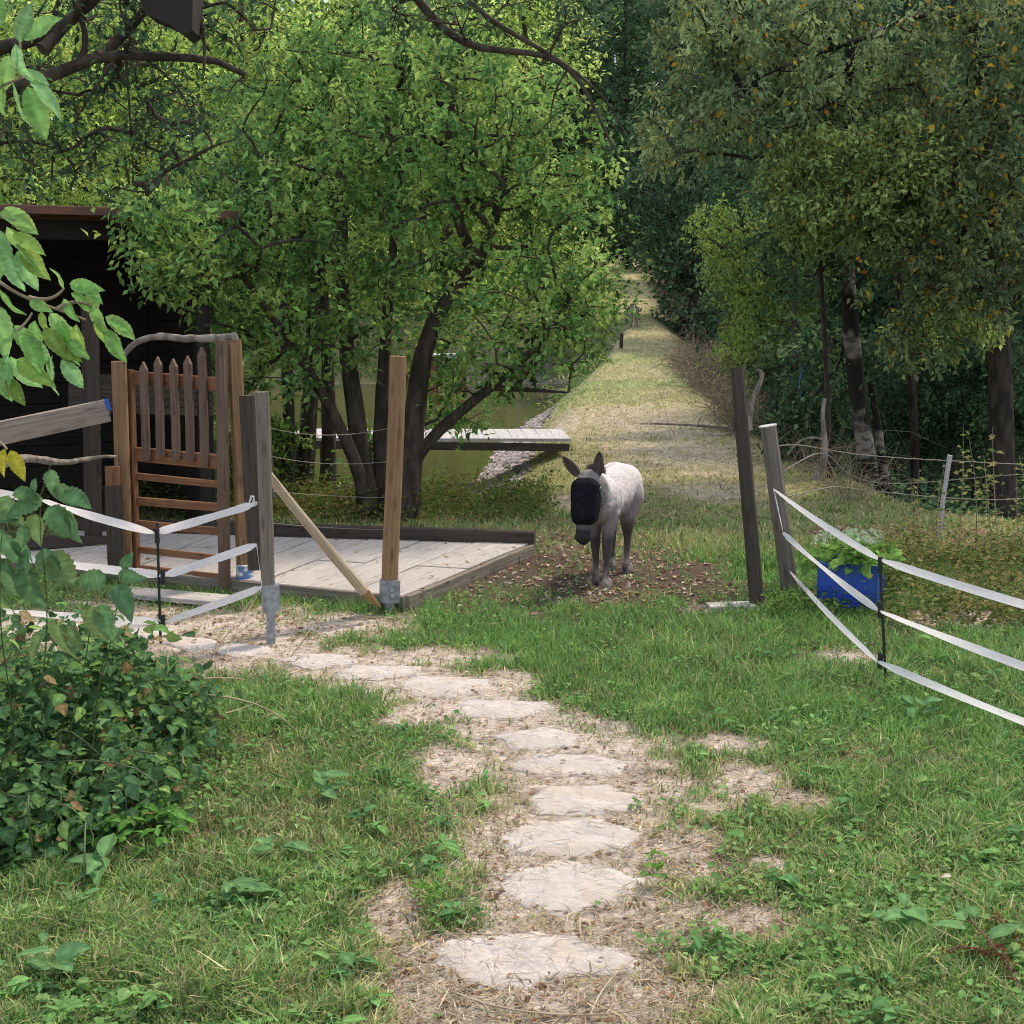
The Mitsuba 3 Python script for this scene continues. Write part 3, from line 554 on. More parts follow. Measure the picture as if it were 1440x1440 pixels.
# ------------------------------------------------------------------ trees
def clumps(blobs, n, r, hollow=.35):
    """points through the crown: blobs = (centre, radii)"""
    w = np.array([np.prod(b[1]) ** .75 for b in blobs]); k = r.choice(len(blobs), n, p=w / w.sum())
    d = unit(r.normal(0, 1, (n, 3))); rad = (hollow + (1 - hollow) * r.random(n)) ** .6
    return np.array([blobs[i][0] for i in k]) + d * rad[:, None] * np.array([blobs[i][1] for i in k])
def foliage(cl, per, spread, size, cols, r, droop=.25, asp=.5, ycol=None, yfrac=0.0, flat=.7):
    """leaves along small twigs about each clump"""
    n = len(cl); tw = 3
    base = np.repeat(cl, tw, 0); td = unit(r.normal(0, 1, (n*tw, 3)) * [1, 1, .6] + [0, 0, -droop]); L = spread * r.uniform(.6, 1.4, n*tw)
    k = np.repeat(np.arange(n*tw), max(1, per // tw)); s = r.uniform(-.15, 1, len(k))
    pos = base[k] + td[k] * (s * L[k])[:, None] + r.normal(0, spread*.16, (len(k), 3)); pos[:, 2] -= droop * spread * s ** 2 * .5
    d = td[k] * .6 + unit(r.normal(0, 1, (len(k), 3))) + [0, 0, -droop]
    tone = np.repeat(r.normal(0, .22, n), tw)[k] + r.normal(0, .26, len(k))
    ci = r.integers(0, len(cols), n)
    cc = np.array(cols)[np.repeat(ci, tw)[k]] * np.clip(1 + tone, .3, 1.8)[:, None]
    if ycol is not None:
        m = r.random(len(k)) < yfrac; cc[m] = np.array(ycol)[r.integers(0, len(ycol), m.sum())] * r.uniform(.7, 1.2, (m.sum(), 1))
    up = r.normal(0, flat, (len(k), 3)) + [0, 0, 1]
    tips = base + td * L[:, None]; tips[:, 2] -= droop * spread * .5
    return leafquads(pos, d, size * r.uniform(.6, 1.3, len(k)), cc, asp, .25, r, up), (base, tips)
def grow(skel, srad, targets, r, r0=.006, bend=.12, lim=.6):
    """branches: each target joins the nearest node of what has grown so far"""
    nodes = [np.asarray(p) for p in skel]; par = [-1] * len(nodes); out = []; cnt = None
    P_ = np.array(nodes); start = len(P_)
    order = np.argsort(np.min(np.linalg.norm(targets[:, None] - P_[None], axis=2), axis=1)); paths = []
    low = np.array(skel)
    for ti in order:
        t = targets[ti]; d = np.linalg.norm(P_ - t, axis=1) + .6 * np.maximum(0, P_[:, 2] - t[2] + .05)
        j = int(np.argmin(d)); a = P_[j]; L = np.linalg.norm(t - a); nmid = 3
        s = np.linspace(0, 1, nmid + 2)[1:]
        off = r.normal(0, bend * L, 3); q = a + (t - a) * s[:, None] + off * (np.sin(np.pi * s))[:, None] * .6
        idx = [j]
        for x in q: nodes.append(x); par.append(idx[-1]); idx.append(len(nodes) - 1)
        P_ = np.vstack([P_, q]); paths.append(idx)
    c = np.zeros(len(nodes))
    for idx in paths: c[idx[-1]] += 1
    for i in range(len(nodes) - 1, start - 1, -1):
        if par[i] >= 0: c[par[i]] += c[i]
    rad = r0 * np.maximum(c, 1) ** .5
    ms = []
    for idx in paths:
        rr = rad[idx].copy(); 
        if idx[0] < start: rr[0] = min(rr[1] * 1.3, srad[idx[0]] * lim)
        else: rr[0] = min(rr[0], rr[1] * 1.25)
        ms.append(tube(P_[idx], rr, 6 if rr[0] > .015 else 4, caps=False))
    return ms
def tree(name, label, cat, stems, blobs, ncl, per, spread, size, cols, seed, bmat='b_dark', group=None, droop=.25, asp=.5, ycol=None, yfrac=0.0, nbr=None, r0=.006, sides=12, hollow=.35, twigs=True, flat=.7, knob=.06, extra=None, lmat='m_leaf'):
    r = rng(seed); k = thing(name, label, cat, group)
    sk, sr = [], []
    for i, (pts, r_a, r_b) in enumerate(stems):
        c = curve(pts, 24); rd = np.linspace(r_a, r_b, 24); rd[0] *= 1.25
        put(part(k, 'trunk' if i == 0 else 'stem'), tube(c, rd, sides, rough=knob, seed=seed + i), bmat, smooth=60); sk += list(c[5:]); sr += list(rd[5:])
    cl = clumps(blobs, ncl, r, hollow)
    if extra is not None: cl = np.vstack([cl, extra])
    nbr = ncl if nbr is None else nbr
    if nbr:
        br = grow(sk, sr, cl[:nbr], r, r0); 
        put(part(k, 'branches'), join(br), bmat, smooth=True); labels[k + '__branches'] = {'kind': 'stuff'}
    lf, (b, t) = foliage(cl, per, spread, size, cols, r, droop, asp, ycol, yfrac, flat)
    put(part(k, 'crown'), lf[:2], lmat, color=lf[2])
    if twigs:
        n = len(b); rad = max(.0025, r0*.5); a = unit(np.cross(t - b, r.normal(0, 1, (n, 3)))) * rad; c2 = np.cross(unit(t - b), a)
        V = np.stack([b + a, b - a*.5 + c2*.87, b - a*.5 - c2*.87, t], 1).reshape(-1, 3); q = np.arange(n)[:, None]*4
        put(part(k, 'twigs'), (V, np.stack([q + [0, 1, 3], q + [1, 2, 3], q + [2, 0, 3]], 1).reshape(-1, 3)), bmat); labels[k + '__twigs'] = {'kind': 'stuff'}
    return k
def bl(u, v, y, ru, rv=None, rd=None):
    """a crown lobe about a place, radii given as seen"""
    s = y / F; rv = rv or ru; rd = rd or ru; return (P(u, v, y), np.array([ru * s, rd * s, rv * s]))
GREEN = [(.155, .305, .105), (.12, .25, .095), (.205, .36, .11)]
YEL = [(.33, .47, .13), (.26, .41, .12), (.40, .50, .15)]
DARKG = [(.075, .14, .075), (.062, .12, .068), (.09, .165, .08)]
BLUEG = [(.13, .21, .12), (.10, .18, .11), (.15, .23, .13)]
BIRCHG = [(.17, .27, .13), (.14, .23, .115), (.20, .29, .13)]
YD = [(.55, .40, .05), (.50, .30, .05), (.45, .40, .08)]
y0 = 13.6
tree('pond_tree', 'large multi stemmed green tree leaning over the deck and pond', 'tree',
  [([P(566, 752, y0), P(578, 640, y0), P(592, 520, y0 + .1), P(620, 435, y0), P(668, 372, y0 - .1), P(700, 290, y0 - .2), P(720, 190, y0 - .2)], .135, .025),
   ([P(520, 752, y0 + .1), P(508, 640, y0 + .1), P(494, 540, y0 + .2), P(482, 400, y0 + .3), P(480, 250, y0 + .4), P(465, 130, y0 + .5)], .115, .025),
   ([P(538, 752, y0 + .2), P(536, 620, y0 + .3), P(540, 510, y0 + .4), P(548, 400, y0 + .5), P(565, 230, y0 + .6)], .095, .025),
   ([P(512, 690, y0), P(468, 580, y0 - .2), P(405, 478, y0 - .4), P(372, 430, y0 - .5), P(320, 360, y0 - .6)], .07, .02),
   ([P(580, 655, y0), P(640, 585, y0 - .1), P(690, 545, y0 - .2), P(760, 480, y0 - .3), P(810, 400, y0 - .4)], .065, .018),
   ([P(672, 372, y0 - .1), P(640, 290, y0), P(632, 180, y0 + .1), P(650, 90, y0 + .2)], .06, .02),
   ([P(690, 545, y0 - .2), P(740, 548, y0 - .3), P(800, 552, y0 - .4)], .035, .008)],
  [bl(320, 300, y0 - .4, 115, 110, 160), bl(470, 170, y0, 150, 120, 200), bl(620, 190, y0, 150, 130, 210), bl(745, 200, y0, 120, 110, 180), bl(800, 320, y0 - .2, 85, 110, 150), bl(715, 420, y0 - .3, 110, 80, 150),
   bl(440, 390, y0 - .4, 115, 85, 150), bl(325, 410, y0 - .5, 70, 60, 110), bl(560, 300, y0, 150, 110, 200), bl(770, 470, y0 - .2, 70, 60, 90), bl(225, 325, 11.8, 62, 42, 60), bl(250, 390, 12.3, 40, 60, 60), bl(815, 440, y0 - .3, 55, 55, 70), bl(720, 500, y0 - .4, 60, 40, 70), bl(600, 560, y0 + .6, 55, 50, 60), bl(395, 500, y0 - .2, 70, 60, 80), bl(340, 500, y0 + .3, 60, 60, 80), bl(650, 560, y0 + 1, 60, 45, 70), bl(530, 600, y0 + .8, 50, 40, 60), bl(430, 500, y0 - .5, 50, 45, 70), bl(620, 500, y0 + .5, 45, 45, 70), bl(690, 520, y0 - .2, 70, 40, 80), bl(490, 470, y0 - .3, 60, 55, 90), bl(560, 80, y0 + .3, 160, 70, 160)],
  1050, 23, .21, .086, [(.17, .32, .10), (.125, .26, .09), (.22, .38, .11), (.29, .44, .13), (.34, .47, .14)], 1, nbr=620, r0=.0052, droop=.3, hollow=.5, extra=np.array([P(u, v, yy) for u, v, yy in zip(rng(17).uniform(172, 300, 95), rng(18).uniform(268, 420, 95), rng(19).uniform(11.0, 12.0, 95)) if u + .45*(v - 300) < 330 and u - .5*(v - 300) > 165]))
for i, (u0, v0, u1, v1, u2, v2, yy, rr, lb) in enumerate(((398, 700, 405, 560, 398, 430, 15.4, .085, 'dark slender trunked tree just behind the grey spike post'), (424, 690, 436, 560, 440, 430, 15.6, .115, 'thicker dark trunked tree behind the leaning pole'), (458, 690, 462, 560, 455, 420, 15.8, .10, 'dark trunked tree just left of the multi stemmed tree'))):
    tree('bank_tree', lb, 'tree', [([P(u0, v0 + 20, yy), P(u1, v1, yy), P(u2, v2, yy), P(u2 - 10, 250, yy)], rr, .03)],
      [bl(u2 - 70 + 50*i, 330 - 60*i, yy + .3, 130, 120), bl(u2 - 20 + 60*i, 210, yy + .5, 130, 110)], 200, 42, .28, .075, GREEN + YEL[:1], 20 + i, nbr=90, group=None)
for i, (u, v, yy, ru, rv, lb) in enumerate(((255, 560, 16.2, 70, 90, 'sparse light green bush behind the picket gate'), (350, 640, 15.3, 60, 55, 'small leafy bush behind the round dark post'))):
    tree('bank_bush', lb, 'bush', [([P(u, v + rv + 70, yy), P(u + 5, v + rv*.4, yy), P(u - 8, v - rv*.3, yy)], .03, .01), ([P(u, v + rv + 70, yy), P(u + ru*.5, v, yy)], .02, .008)], [bl(u, v, yy, ru, rv), bl(u + ru*.6, v - rv*.4, yy, ru*.6, rv*.6)], 110, 24, .22, .085, YEL + GREEN[2:], 220 + i, nbr=60, r0=.004)
# overhanging branches near the top left
y1 = 7.2
tree('overhanging_tree', 'dark limbed tree reaching in over the top left corner', 'tree',
  [([P(-260, 620, y1 + .3), P(-200, 330, y1 + .2), P(-90, 190, y1), P(0, 130, y1), P(70, 108, y1), P(140, 80, y1), P(230, 80, y1), P(300, 85, y1), P(345, 105, y1)], .075, .014),
   ([P(140, 80, y1), P(190, 30, y1 + .1), P(240, -40, y1 + .2)], .03, .015), ([P(60, 70, y1 - .1), P(110, 10, y1), P(150, -60, y1)], .03, .02), ([P(-30, 70, y1), P(60, 50, y1), P(170, -50, y1 + .2)], .035, .02), ([P(112, 88, y1), P(118, 40, y1), P(112, 25, y1)], .018, .013),
   ([P(250, -50, y1), P(280, 20, y1), P(285, 110, y1 - .1)], .014, .006), ([P(175, 60, y1), P(182, 150, y1), P(188, 260, y1)], .008, .003), ([P(160, 85, y1), P(130, 130, y1), P(100, 180, y1)], .01, .004), ([P(200, 82, y1), P(250, 125, y1), P(275, 175, y1)], .007, .003)],
  [bl(50, 60, y1 + .3, 130, 60, 200), bl(200, 20, y1 + .3, 130, 60, 200), bl(-60, 180, y1 + .3, 80, 100, 150), bl(320, 20, y1 + .4, 90, 45, 120), bl(150, 170, y1 + .2, 150, 110, 150), bl(270, 150, y1 + .2, 90, 80, 120)], 230, 12, .16, .05, DARKG + GREEN[:1], 41, nbr=190, r0=.0034)
y2 = 8.0
tree('overhanging_branch', 'dark bare limb crossing high above the multi stemmed tree', 'branch',
  [([P(520, -120, y2), P(600, 15, y2), P(660, 62, y2), P(720, 72, y2), P(790, 90, y2), P(830, 140, y2), P(868, 215, y2)], .032, .006), ([P(620, -60, y2), P(680, 20, y2), P(735, 55, y2), P(800, 95, y2), P(880, 190, y2)], .02, .004), ([P(800, 95, y2), P(778, 140, y2), P(775, 180, y2)], .008, .003)],
  [bl(700, 20, y2, 160, 40, 120), bl(620, -20, y2, 120, 50, 120)], 40, 18, .14, .045, DARKG, 42, nbr=40, r0=.003)
# trees beyond the pond
FARY = [(.46, .62, .17), (.38, .55, .16), (.52, .62, .20)]
FT = [(40, 47, 120, 'yellow green tree at the far left beyond the pond'), (190, 50, 130, 'bright yellow green tree above the shed roof'), (340, 46, 120, 'bright leafy tree beyond the pond behind the branch rail'), (480, 52, 130, 'tall light green tree beyond the pond left of the multi stemmed tree top'),
      (620, 48, 130, 'sunlit yellow green tree beyond the pond behind the multi stemmed crown'), (740, 52, 110, 'sunlit green tree beyond the pond where the meadow begins'), (110, 62, 160, 'tall hazy tree rising behind the shed'), (420, 66, 170, 'tall tree far behind the middle of the pond'), (690, 66, 150, 'tall tree far behind the pond at the right end')]
for i, (u, yy, ru, lb) in enumerate(FT):
    x = P(u, 400, yy)[0]; zb = float(H(x, yy)); r = rng(60 + i)
    top = -120 if yy > 60 else r.uniform(-110, -30)
    B_ = [bl(u + r.uniform(-.3, .3)*ru, lerp(top + 80, 420, s), yy + r.uniform(-1, 1), ru*r.uniform(.65, 1.0), 75) for s in (0, .2, .42, .62, .82, .97)]
    tree('far_bank_tree', lb, 'tree', [([[x, yy, zb - .2], [x + .2, yy, zb + 3], P(u, 120, yy), P(u, top + 60, yy)], .28, .06)], B_, 430 if yy < 60 else 560, 25, .7, .22 if yy < 60 else .3, FARY if yy < 60 else FARY[:2] + GREEN, 60 + i, nbr=110, flat=.5, lmat='m_leaf_far', r0=.02, group='trees beyond the pond', sides=8)
r = rng(600); n = 46000; x = r.uniform(-48, 48, n); y = r.uniform(84, 100, n); hh = 10 + 7 * nz(x, y * 0, .12, 5) + 3 * nz(x, y * 0, .7, 6); z = H(x, y) + hh * r.random(n) ** .8
lf = leafquads(np.c_[x, y, z], r.normal(0, 1, (n, 3)) + [0, 0, -.2], r.uniform(.5, 1.3, n), np.array(GREEN + YEL[1:2] + DARKG)[r.integers(0, 7, n)] * r.uniform(.6, 1.3, (n, 1)), .6, .25, r)
scene['distant_wood'] = mikit.ply(lf[:2], 'm_leaf', color=lf[2]); lab('distant_wood', 'far off wood closing the view behind the pond and meadow', 'wood', kind='stuff')
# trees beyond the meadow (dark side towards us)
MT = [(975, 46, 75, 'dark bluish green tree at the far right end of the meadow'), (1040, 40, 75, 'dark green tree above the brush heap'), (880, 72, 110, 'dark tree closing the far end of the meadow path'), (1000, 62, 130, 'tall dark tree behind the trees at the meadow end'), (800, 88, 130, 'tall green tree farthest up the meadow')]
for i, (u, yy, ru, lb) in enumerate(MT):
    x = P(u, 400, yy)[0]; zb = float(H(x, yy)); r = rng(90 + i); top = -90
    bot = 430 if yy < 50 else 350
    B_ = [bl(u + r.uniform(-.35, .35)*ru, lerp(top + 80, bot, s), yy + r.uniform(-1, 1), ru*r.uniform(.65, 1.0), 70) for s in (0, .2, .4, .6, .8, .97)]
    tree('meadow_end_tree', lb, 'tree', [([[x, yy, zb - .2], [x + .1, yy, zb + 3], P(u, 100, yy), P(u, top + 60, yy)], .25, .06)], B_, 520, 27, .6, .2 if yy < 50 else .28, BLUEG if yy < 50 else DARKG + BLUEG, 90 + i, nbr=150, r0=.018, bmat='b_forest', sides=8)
# right hand wood
tree('birch_tree', 'birch with pale flecked trunk at the edge of the dark wood', 'tree',
  [([P(1232, 745, 17), P(1218, 640, 17), P(1200, 500, 17), P(1190, 340, 17), P(1193, 150, 17.1), P(1200, -80, 17.2)], .115, .055), ([P(1250, 745, 17.2), P(1242, 660, 17.2), P(1225, 540, 17.3)], .07, .04),
   ([P(1193, 160, 17), P(1215, 55, 16.6), P(1240, 42, 16.3)], .04, .02), ([P(1240, 45, 16), P(1170, 68, 15.7), P(1110, 90, 15.4), P(1065, 112, 15.3)], .045, .012), ([P(1190, 150, 17), P(1260, 125, 16.3), P(1330, 160, 15.8), P(1360, 190, 15.6)], .035, .01), ([P(1160, 155, 16.2), P(1125, 120, 15.8), P(1108, 95, 15.5)], .025, .015)],
  [bl(1080, 120, 16, 120, 100, 180), bl(1200, 60, 16.5, 140, 90, 200), bl(1050, 30, 16, 140, 70, 180), bl(1170, 230, 16.3, 110, 80, 160), bl(1230, 300, 15.8, 100, 60, 130), bl(960, 170, 17, 70, 80, 120)], 430, 40, .24, .085, [(.22, .30, .145), (.17, .25, .125), (.27, .34, .15)], 110, bmat='b_birch', nbr=330, r0=.005, droop=.7, ycol=YD, yfrac=.03)
tree('oak_tree', 'thick dark trunked tree at the right edge with yellowing leaves', 'tree',
  [([P(1412, 745, 16.3), P(1408, 600, 16.3), P(1402, 430, 16.3), P(1392, 250, 16.3), P(1370, 0, 16.3), P(1365, -120, 16.3)], .155, .07), ([P(1392, 250, 16.3), P(1330, 170, 15.9), P(1290, 120, 15.7)], .06, .015), ([P(1375, 40, 16), P(1320, 20, 15.6), P(1270, 30, 15.4)], .05, .02)],
  [bl(1370, 80, 15.4, 130, 110, 160), bl(1420, 230, 15.2, 110, 100, 150), bl(1320, 220, 15.4, 90, 90, 140), bl(1400, 380, 15, 90, 80, 120), bl(1300, 380, 15.3, 90, 60, 120), bl(1290, 470, 15.4, 60, 45, 90)], 420, 38, .22, .088, [(.22, .285, .135), (.17, .235, .115), (.13, .20, .10)], 111, bmat='b_forest', nbr=320, r0=.005, droop=.5, ycol=YD, yfrac=.07)
tree('low_branch_tree', 'pale green leafy tree with low spreading sprays in the wood', 'tree',
  [([P(1290, 760, 18.5), P(1285, 600, 18.4), P(1270, 420, 18), P(1240, 300, 17.4)], .07, .03)],
  [bl(1180, 230, 15.4, 110, 60, 110), bl(1230, 280, 15.2, 120, 50, 110), bl(1150, 300, 15.5, 60, 40, 90), bl(1260, 220, 15.2, 90, 60, 100), bl(1330, 450, 16, 80, 50, 100)], 330, 36, .22, .075, [(.30, .40, .15), (.26, .36, .13)], 112, bmat='b_forest', nbr=160, r0=.0045, droop=.4, ycol=YD, yfrac=.03)
tree('feathery_bush', 'feathery light green bush behind the dark leaning post', 'bush',
  [([P(1085, 600, 22), P(1075, 480, 22), P(1045, 390, 22), P(1020, 340, 22)], .04, .012), ([P(1090, 600, 22.2), P(1100, 470, 22.2), P(1110, 360, 22.2)], .04, .012)],
  [bl(1025, 320, 22, 60, 40, 60), bl(1060, 370, 22, 70, 60, 70), bl(1090, 440, 22, 70, 60, 70), bl(1050, 490, 21.8, 50, 40, 60), bl(1120, 370, 22.2, 60, 60, 70)], 420, 36, .26, .08, [(.34, .44, .12), (.26, .40, .11)], 113, bmat='b_forest', nbr=150, r0=.005, droop=.55, asp=.3)
SAP = [(1165, 720, 1162, 520, 1150, 300, 16.5, .035, 'thin sapling right behind the leaning grey post'), (1290, 740, 1292, 520, 1300, 350, 20, .06, 'thin dark tree between the birch and the thick trunk'), (1345, 740, 1340, 520, 1345, 350, 21, .07, 'dark tree left of the thick right trunk'), (1130, 690, 1120, 520, 1115, 330, 20, .045, 'leaning thin tree behind the blue ribbon'), (1260, 735, 1265, 540, 1262, 350, 22, .08, 'dark tree just right of the birch trunk')]
for i, (u0, v0, u1, v1, u2, v2, yy, rr, lb) in enumerate(SAP):
    tree('wood_sapling', lb, 'tree', [([P(u0, v0 + 20, yy), P(u1, v1, yy), P(u2, v2, yy), P(u2, 100, yy)], rr, .02)], [bl(u2, 330, yy + .5, 80, 90), bl(u2 + 20, 180, yy + .5, 100, 100), bl(u1, 500, yy + 1, 70, 60)], 150, 32, .32, .10, DARKG + BIRCHG[:1], 120 + i, bmat='b_forest', nbr=70)
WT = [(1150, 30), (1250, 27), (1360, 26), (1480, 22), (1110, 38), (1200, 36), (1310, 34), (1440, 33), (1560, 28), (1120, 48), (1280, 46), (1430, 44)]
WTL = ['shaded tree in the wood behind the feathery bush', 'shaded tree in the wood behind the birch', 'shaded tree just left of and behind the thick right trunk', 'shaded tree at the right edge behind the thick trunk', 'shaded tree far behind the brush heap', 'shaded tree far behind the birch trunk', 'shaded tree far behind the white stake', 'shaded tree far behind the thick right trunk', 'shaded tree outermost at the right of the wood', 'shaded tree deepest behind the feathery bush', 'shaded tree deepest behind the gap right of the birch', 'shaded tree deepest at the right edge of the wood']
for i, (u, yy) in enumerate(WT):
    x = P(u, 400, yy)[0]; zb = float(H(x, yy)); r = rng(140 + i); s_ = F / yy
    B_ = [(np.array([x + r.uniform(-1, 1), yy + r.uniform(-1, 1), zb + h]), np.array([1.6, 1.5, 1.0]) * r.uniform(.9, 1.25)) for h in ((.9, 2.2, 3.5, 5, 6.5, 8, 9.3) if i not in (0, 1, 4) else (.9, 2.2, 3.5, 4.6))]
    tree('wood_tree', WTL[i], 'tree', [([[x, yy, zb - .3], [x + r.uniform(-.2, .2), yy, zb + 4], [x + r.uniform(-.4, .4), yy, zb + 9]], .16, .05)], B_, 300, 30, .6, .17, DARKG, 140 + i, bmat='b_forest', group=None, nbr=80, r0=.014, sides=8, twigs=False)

for i, (u, v, yy, lb) in enumerate(((1150, 560, 18.5, 'dark leafy bush in the wood behind the leaning grey post'), (1290, 570, 19.5, 'dark leafy bush in the wood right of the birch'), (1365, 560, 19, 'dark leafy bush in the wood beside the thick trunk'), (1450, 570, 18, 'dark leafy bush at the right edge of the wood'))):
    tree('wood_bush', lb, 'bush', [([P(u, 740, yy), P(u + 4, 640, yy), P(u - 6, 540, yy)], .03, .01), ([P(u, 740, yy), P(u + 40, 600, yy)], .02, .008)], [bl(u, v, yy, 65, 70), bl(u + 35, v - 60, yy, 50, 55), bl(u - 30, v + 40, yy, 50, 45)], 150, 30, .26, .085, DARKG + BIRCHG[1:2], 240 + i, bmat='b_forest', nbr=60, r0=.004)
# ------------------------------------------------------------------ thickets
def twigheap(name, label, cat, spots, n, L, seed, mat='b_dead', rad=.007, bend=.35):
    r = rng(seed); k = thing(name, label, cat); ms = []
    for i in range(n):
        u, v = spots[r.integers(len(spots))]; o = G(u + r.uniform(-22, 22), v + r.uniform(-8, 8)) - [0, 0, .05]
        d = unit(r.normal(0, 1, 3) * [1, 1, .5] + [0, 0, 1.1]); l = L * r.uniform(.4, 1.2); a = o + d*l*.55 + r.normal(0, .1*l, 3); b = a + (d*.45 + [0, 0, -bend])*l*.7 + r.normal(0, .15*l, 3)
        ms.append(tube(curve([o, a, b], 6), np.linspace(rad, rad*.3, 6), 4, caps=False))
        if r.random() < .8: ms.append(tube(curve([a, a + r.normal(0, .22*l, 3), a + r.normal(0, .4*l, 3)], 5), np.linspace(rad*.6, rad*.2, 5), 3, caps=False))
    put(part(k, 'twigs'), join(ms), mat, smooth=True); labels[k + '__twigs'] = {'kind': 'stuff'}; return k
bmat('b_brush', (.36, .295, .21), (.22, .175, .125))
twigheap('brush_heap', 'heap of dry brown brambles along the right edge of the meadow', 'brush', [(975, 515), (985, 525), (990, 540), (1010, 555), (1025, 570), (1040, 588), (1050, 604), (985, 520), (1020, 562), (1005, 545), (1045, 592), (1000, 530)], 1100, .95, 200, 'b_brush', .011)
twigheap('twig_thicket', 'tangle of bare grey twigs behind the leaning grey post', 'brush', [(1110, 640), (1130, 650), (1150, 660), (1170, 680), (1100, 625), (1200, 700)], 200, .9, 201, 'b_brush', .005)
k = thing('crooked_stem', 'pale crooked dead stem just right of the dark leaning post', 'branch')
put(part(k, 'bough'), tube(curve([P(1052, 605, 15), P(1056, 570, 15), P(1066, 545, 15), P(1070, 522, 15), P(1064, 520, 15)], 16), np.linspace(.05, .015, 16), 7, rough=.1), 'b_dead', smooth=50)
k = thing('crooked_stem', 'arched bare stem rooted at the foot of the birch wood', 'branch')
put(part(k, 'bough'), tube(curve([P(1145, 675, 14.8), P(1160, 640, 14.8), P(1158, 600, 14.8), P(1160, 560, 14.8)], 14), np.linspace(.04, .018, 14), 7, rough=.08), 'b_dead', smooth=50)
put(part(k, 'shoot'), tube(curve([P(1108, 640, 14.8), P(1130, 618, 14.8), P(1158, 618, 14.8)], 12), .012, 6), 'b_dead', smooth=50)
put(thing('blue_ribbon', 'blue ribbon hanging in the trees behind the leaning grey post', 'ribbon'), ribbon([P(1131, 512, 16), P(1124, 535, 16), P(1126, 560, 16)], .055, n=8, sag=0, pinch=False), 'm_ribbon', smooth=True)

def undergrowth(name, label, n, area, hgt, size, cols, seed, asp=.6, ycol=None, yf=0, cat='plants'):
    """loose low plants: leaves on short stems over an area given as (x0,x1,y0,y1) with a mask"""
    r = rng(seed); x0, x1, y0_, y1_, mask = area
    x, y = r.uniform(x0, x1, n*3), r.uniform(y0_, y1_, n*3); m = mask(x, y) > r.random(n*3); x, y = x[m][:n], y[m][:n]; n = len(x)
    cl = np.c_[x, y, H(x, y)]; per = 7; k = np.repeat(np.arange(n), per); hh = hgt * r.uniform(.3, 1.1, n) * (.5 + nz(x, y, 1.2, seed))
    s = r.random(len(k)); pos = cl[k] + np.c_[r.normal(0, .25, (len(k), 2)) * hh[k][:, None], s * hh[k]]
    cc = np.array(cols)[r.integers(0, len(cols), n)][k] * np.clip(1 + r.normal(0, .22, len(k)), .4, 1.7)[:, None]
    if ycol is not None: q = r.random(len(k)) < yf; cc[q] = np.array(ycol)[r.integers(0, len(ycol), q.sum())]
    d = np.c_[r.normal(0, 1, (len(k), 2)), r.normal(.1, .4, len(k))]
    lf = leafquads(pos, d, size * r.uniform(.5, 1.3, len(k)), cc, asp, .2, r, r.normal(0, .45, (len(k), 3)) + [0, 0, 1])
    kk = thing(name, label, cat, None, 'stuff'); put(kk, lf[:2], 'm_leaf', color=lf[2]); return kk
undergrowth('far_bank_shrubs', 'sunlit shrubs and reeds along the far bank of the pond', 2600, (-22, 3.5, 42.6, 49, lambda x, y: 1.0), 2.6, .24, YEL + GREEN, 304)
undergrowth('shore_plants', 'leafy plants on the pond shore behind the deck', 260, (-5.5, -.9, 15.2, 16.6, lambda x, y: .25 + .75*sst(.4, .6, nz(x, y, 1.1, 9))), .6, .075, GREEN + YEL, 305)
undergrowth('pond_reeds', 'reeds and rough plants along the pond edge of the meadow', 900, (-1.0, 3.4, 18.5, 41, lambda x, y: np.exp(-((pond(x, y) + .55 + .5*nz(x, y, .7, 3)) / .38) ** 2) * sst(.35, .6, nz(x, y, .8, 14)) * sst(21, 24, y)), .75, .12, GREEN + YEL + [(.38, .33, .18)], 306, asp=.22)
band = lambda x, y: sst(13.1, 13.5, y) * (1 - sst(15.6, 16.2, y)) * (x < .4) * (y > 12.6 - .23*x) * 1.0
undergrowth('bank_undergrowth', 'low leafy plants on the bank behind the deck', 2600, (-6, .5, 12.2, 16.2, band), .30, .055, [(.17, .22, .06), (.12, .18, .05), (.23, .22, .09)], 300)
undergrowth('hedge_undergrowth', 'leafy weeds behind the white tapes right of the blue planter', 1500, (2.35, 4.6, 8.6, 11.6, lambda x, y: sst(2.3, 2.6, x - .1*(y - 8.6)) * (.35 + .65*sst(.4, .6, nz(x, y, 1.5, 8))) * (1 - sst(9.0, 8.7, y))), .34, .05, [(.12, .19, .06), (.17, .21, .07), (.24, .22, .10)], 301, ycol=[(.35, .30, .12)], yf=.12)
undergrowth('planter_weeds', 'low weeds round the foot of the blue planter', 110, (1.75, 2.6, 9.1, 9.9, lambda x, y: 1.0*(y < 9.62 - .2*(x-2))), .16, .05, [(.12, .2, .055)], 302)
undergrowth('wood_undergrowth', 'dark low growth on the floor of the wood', 3600, (3.6, 12, 14, 26, lambda x, y: sst(.2, 1.0, x - np.interp(y, EDY, EDX))), .5, .09, DARKG + BIRCHG[:1], 303)
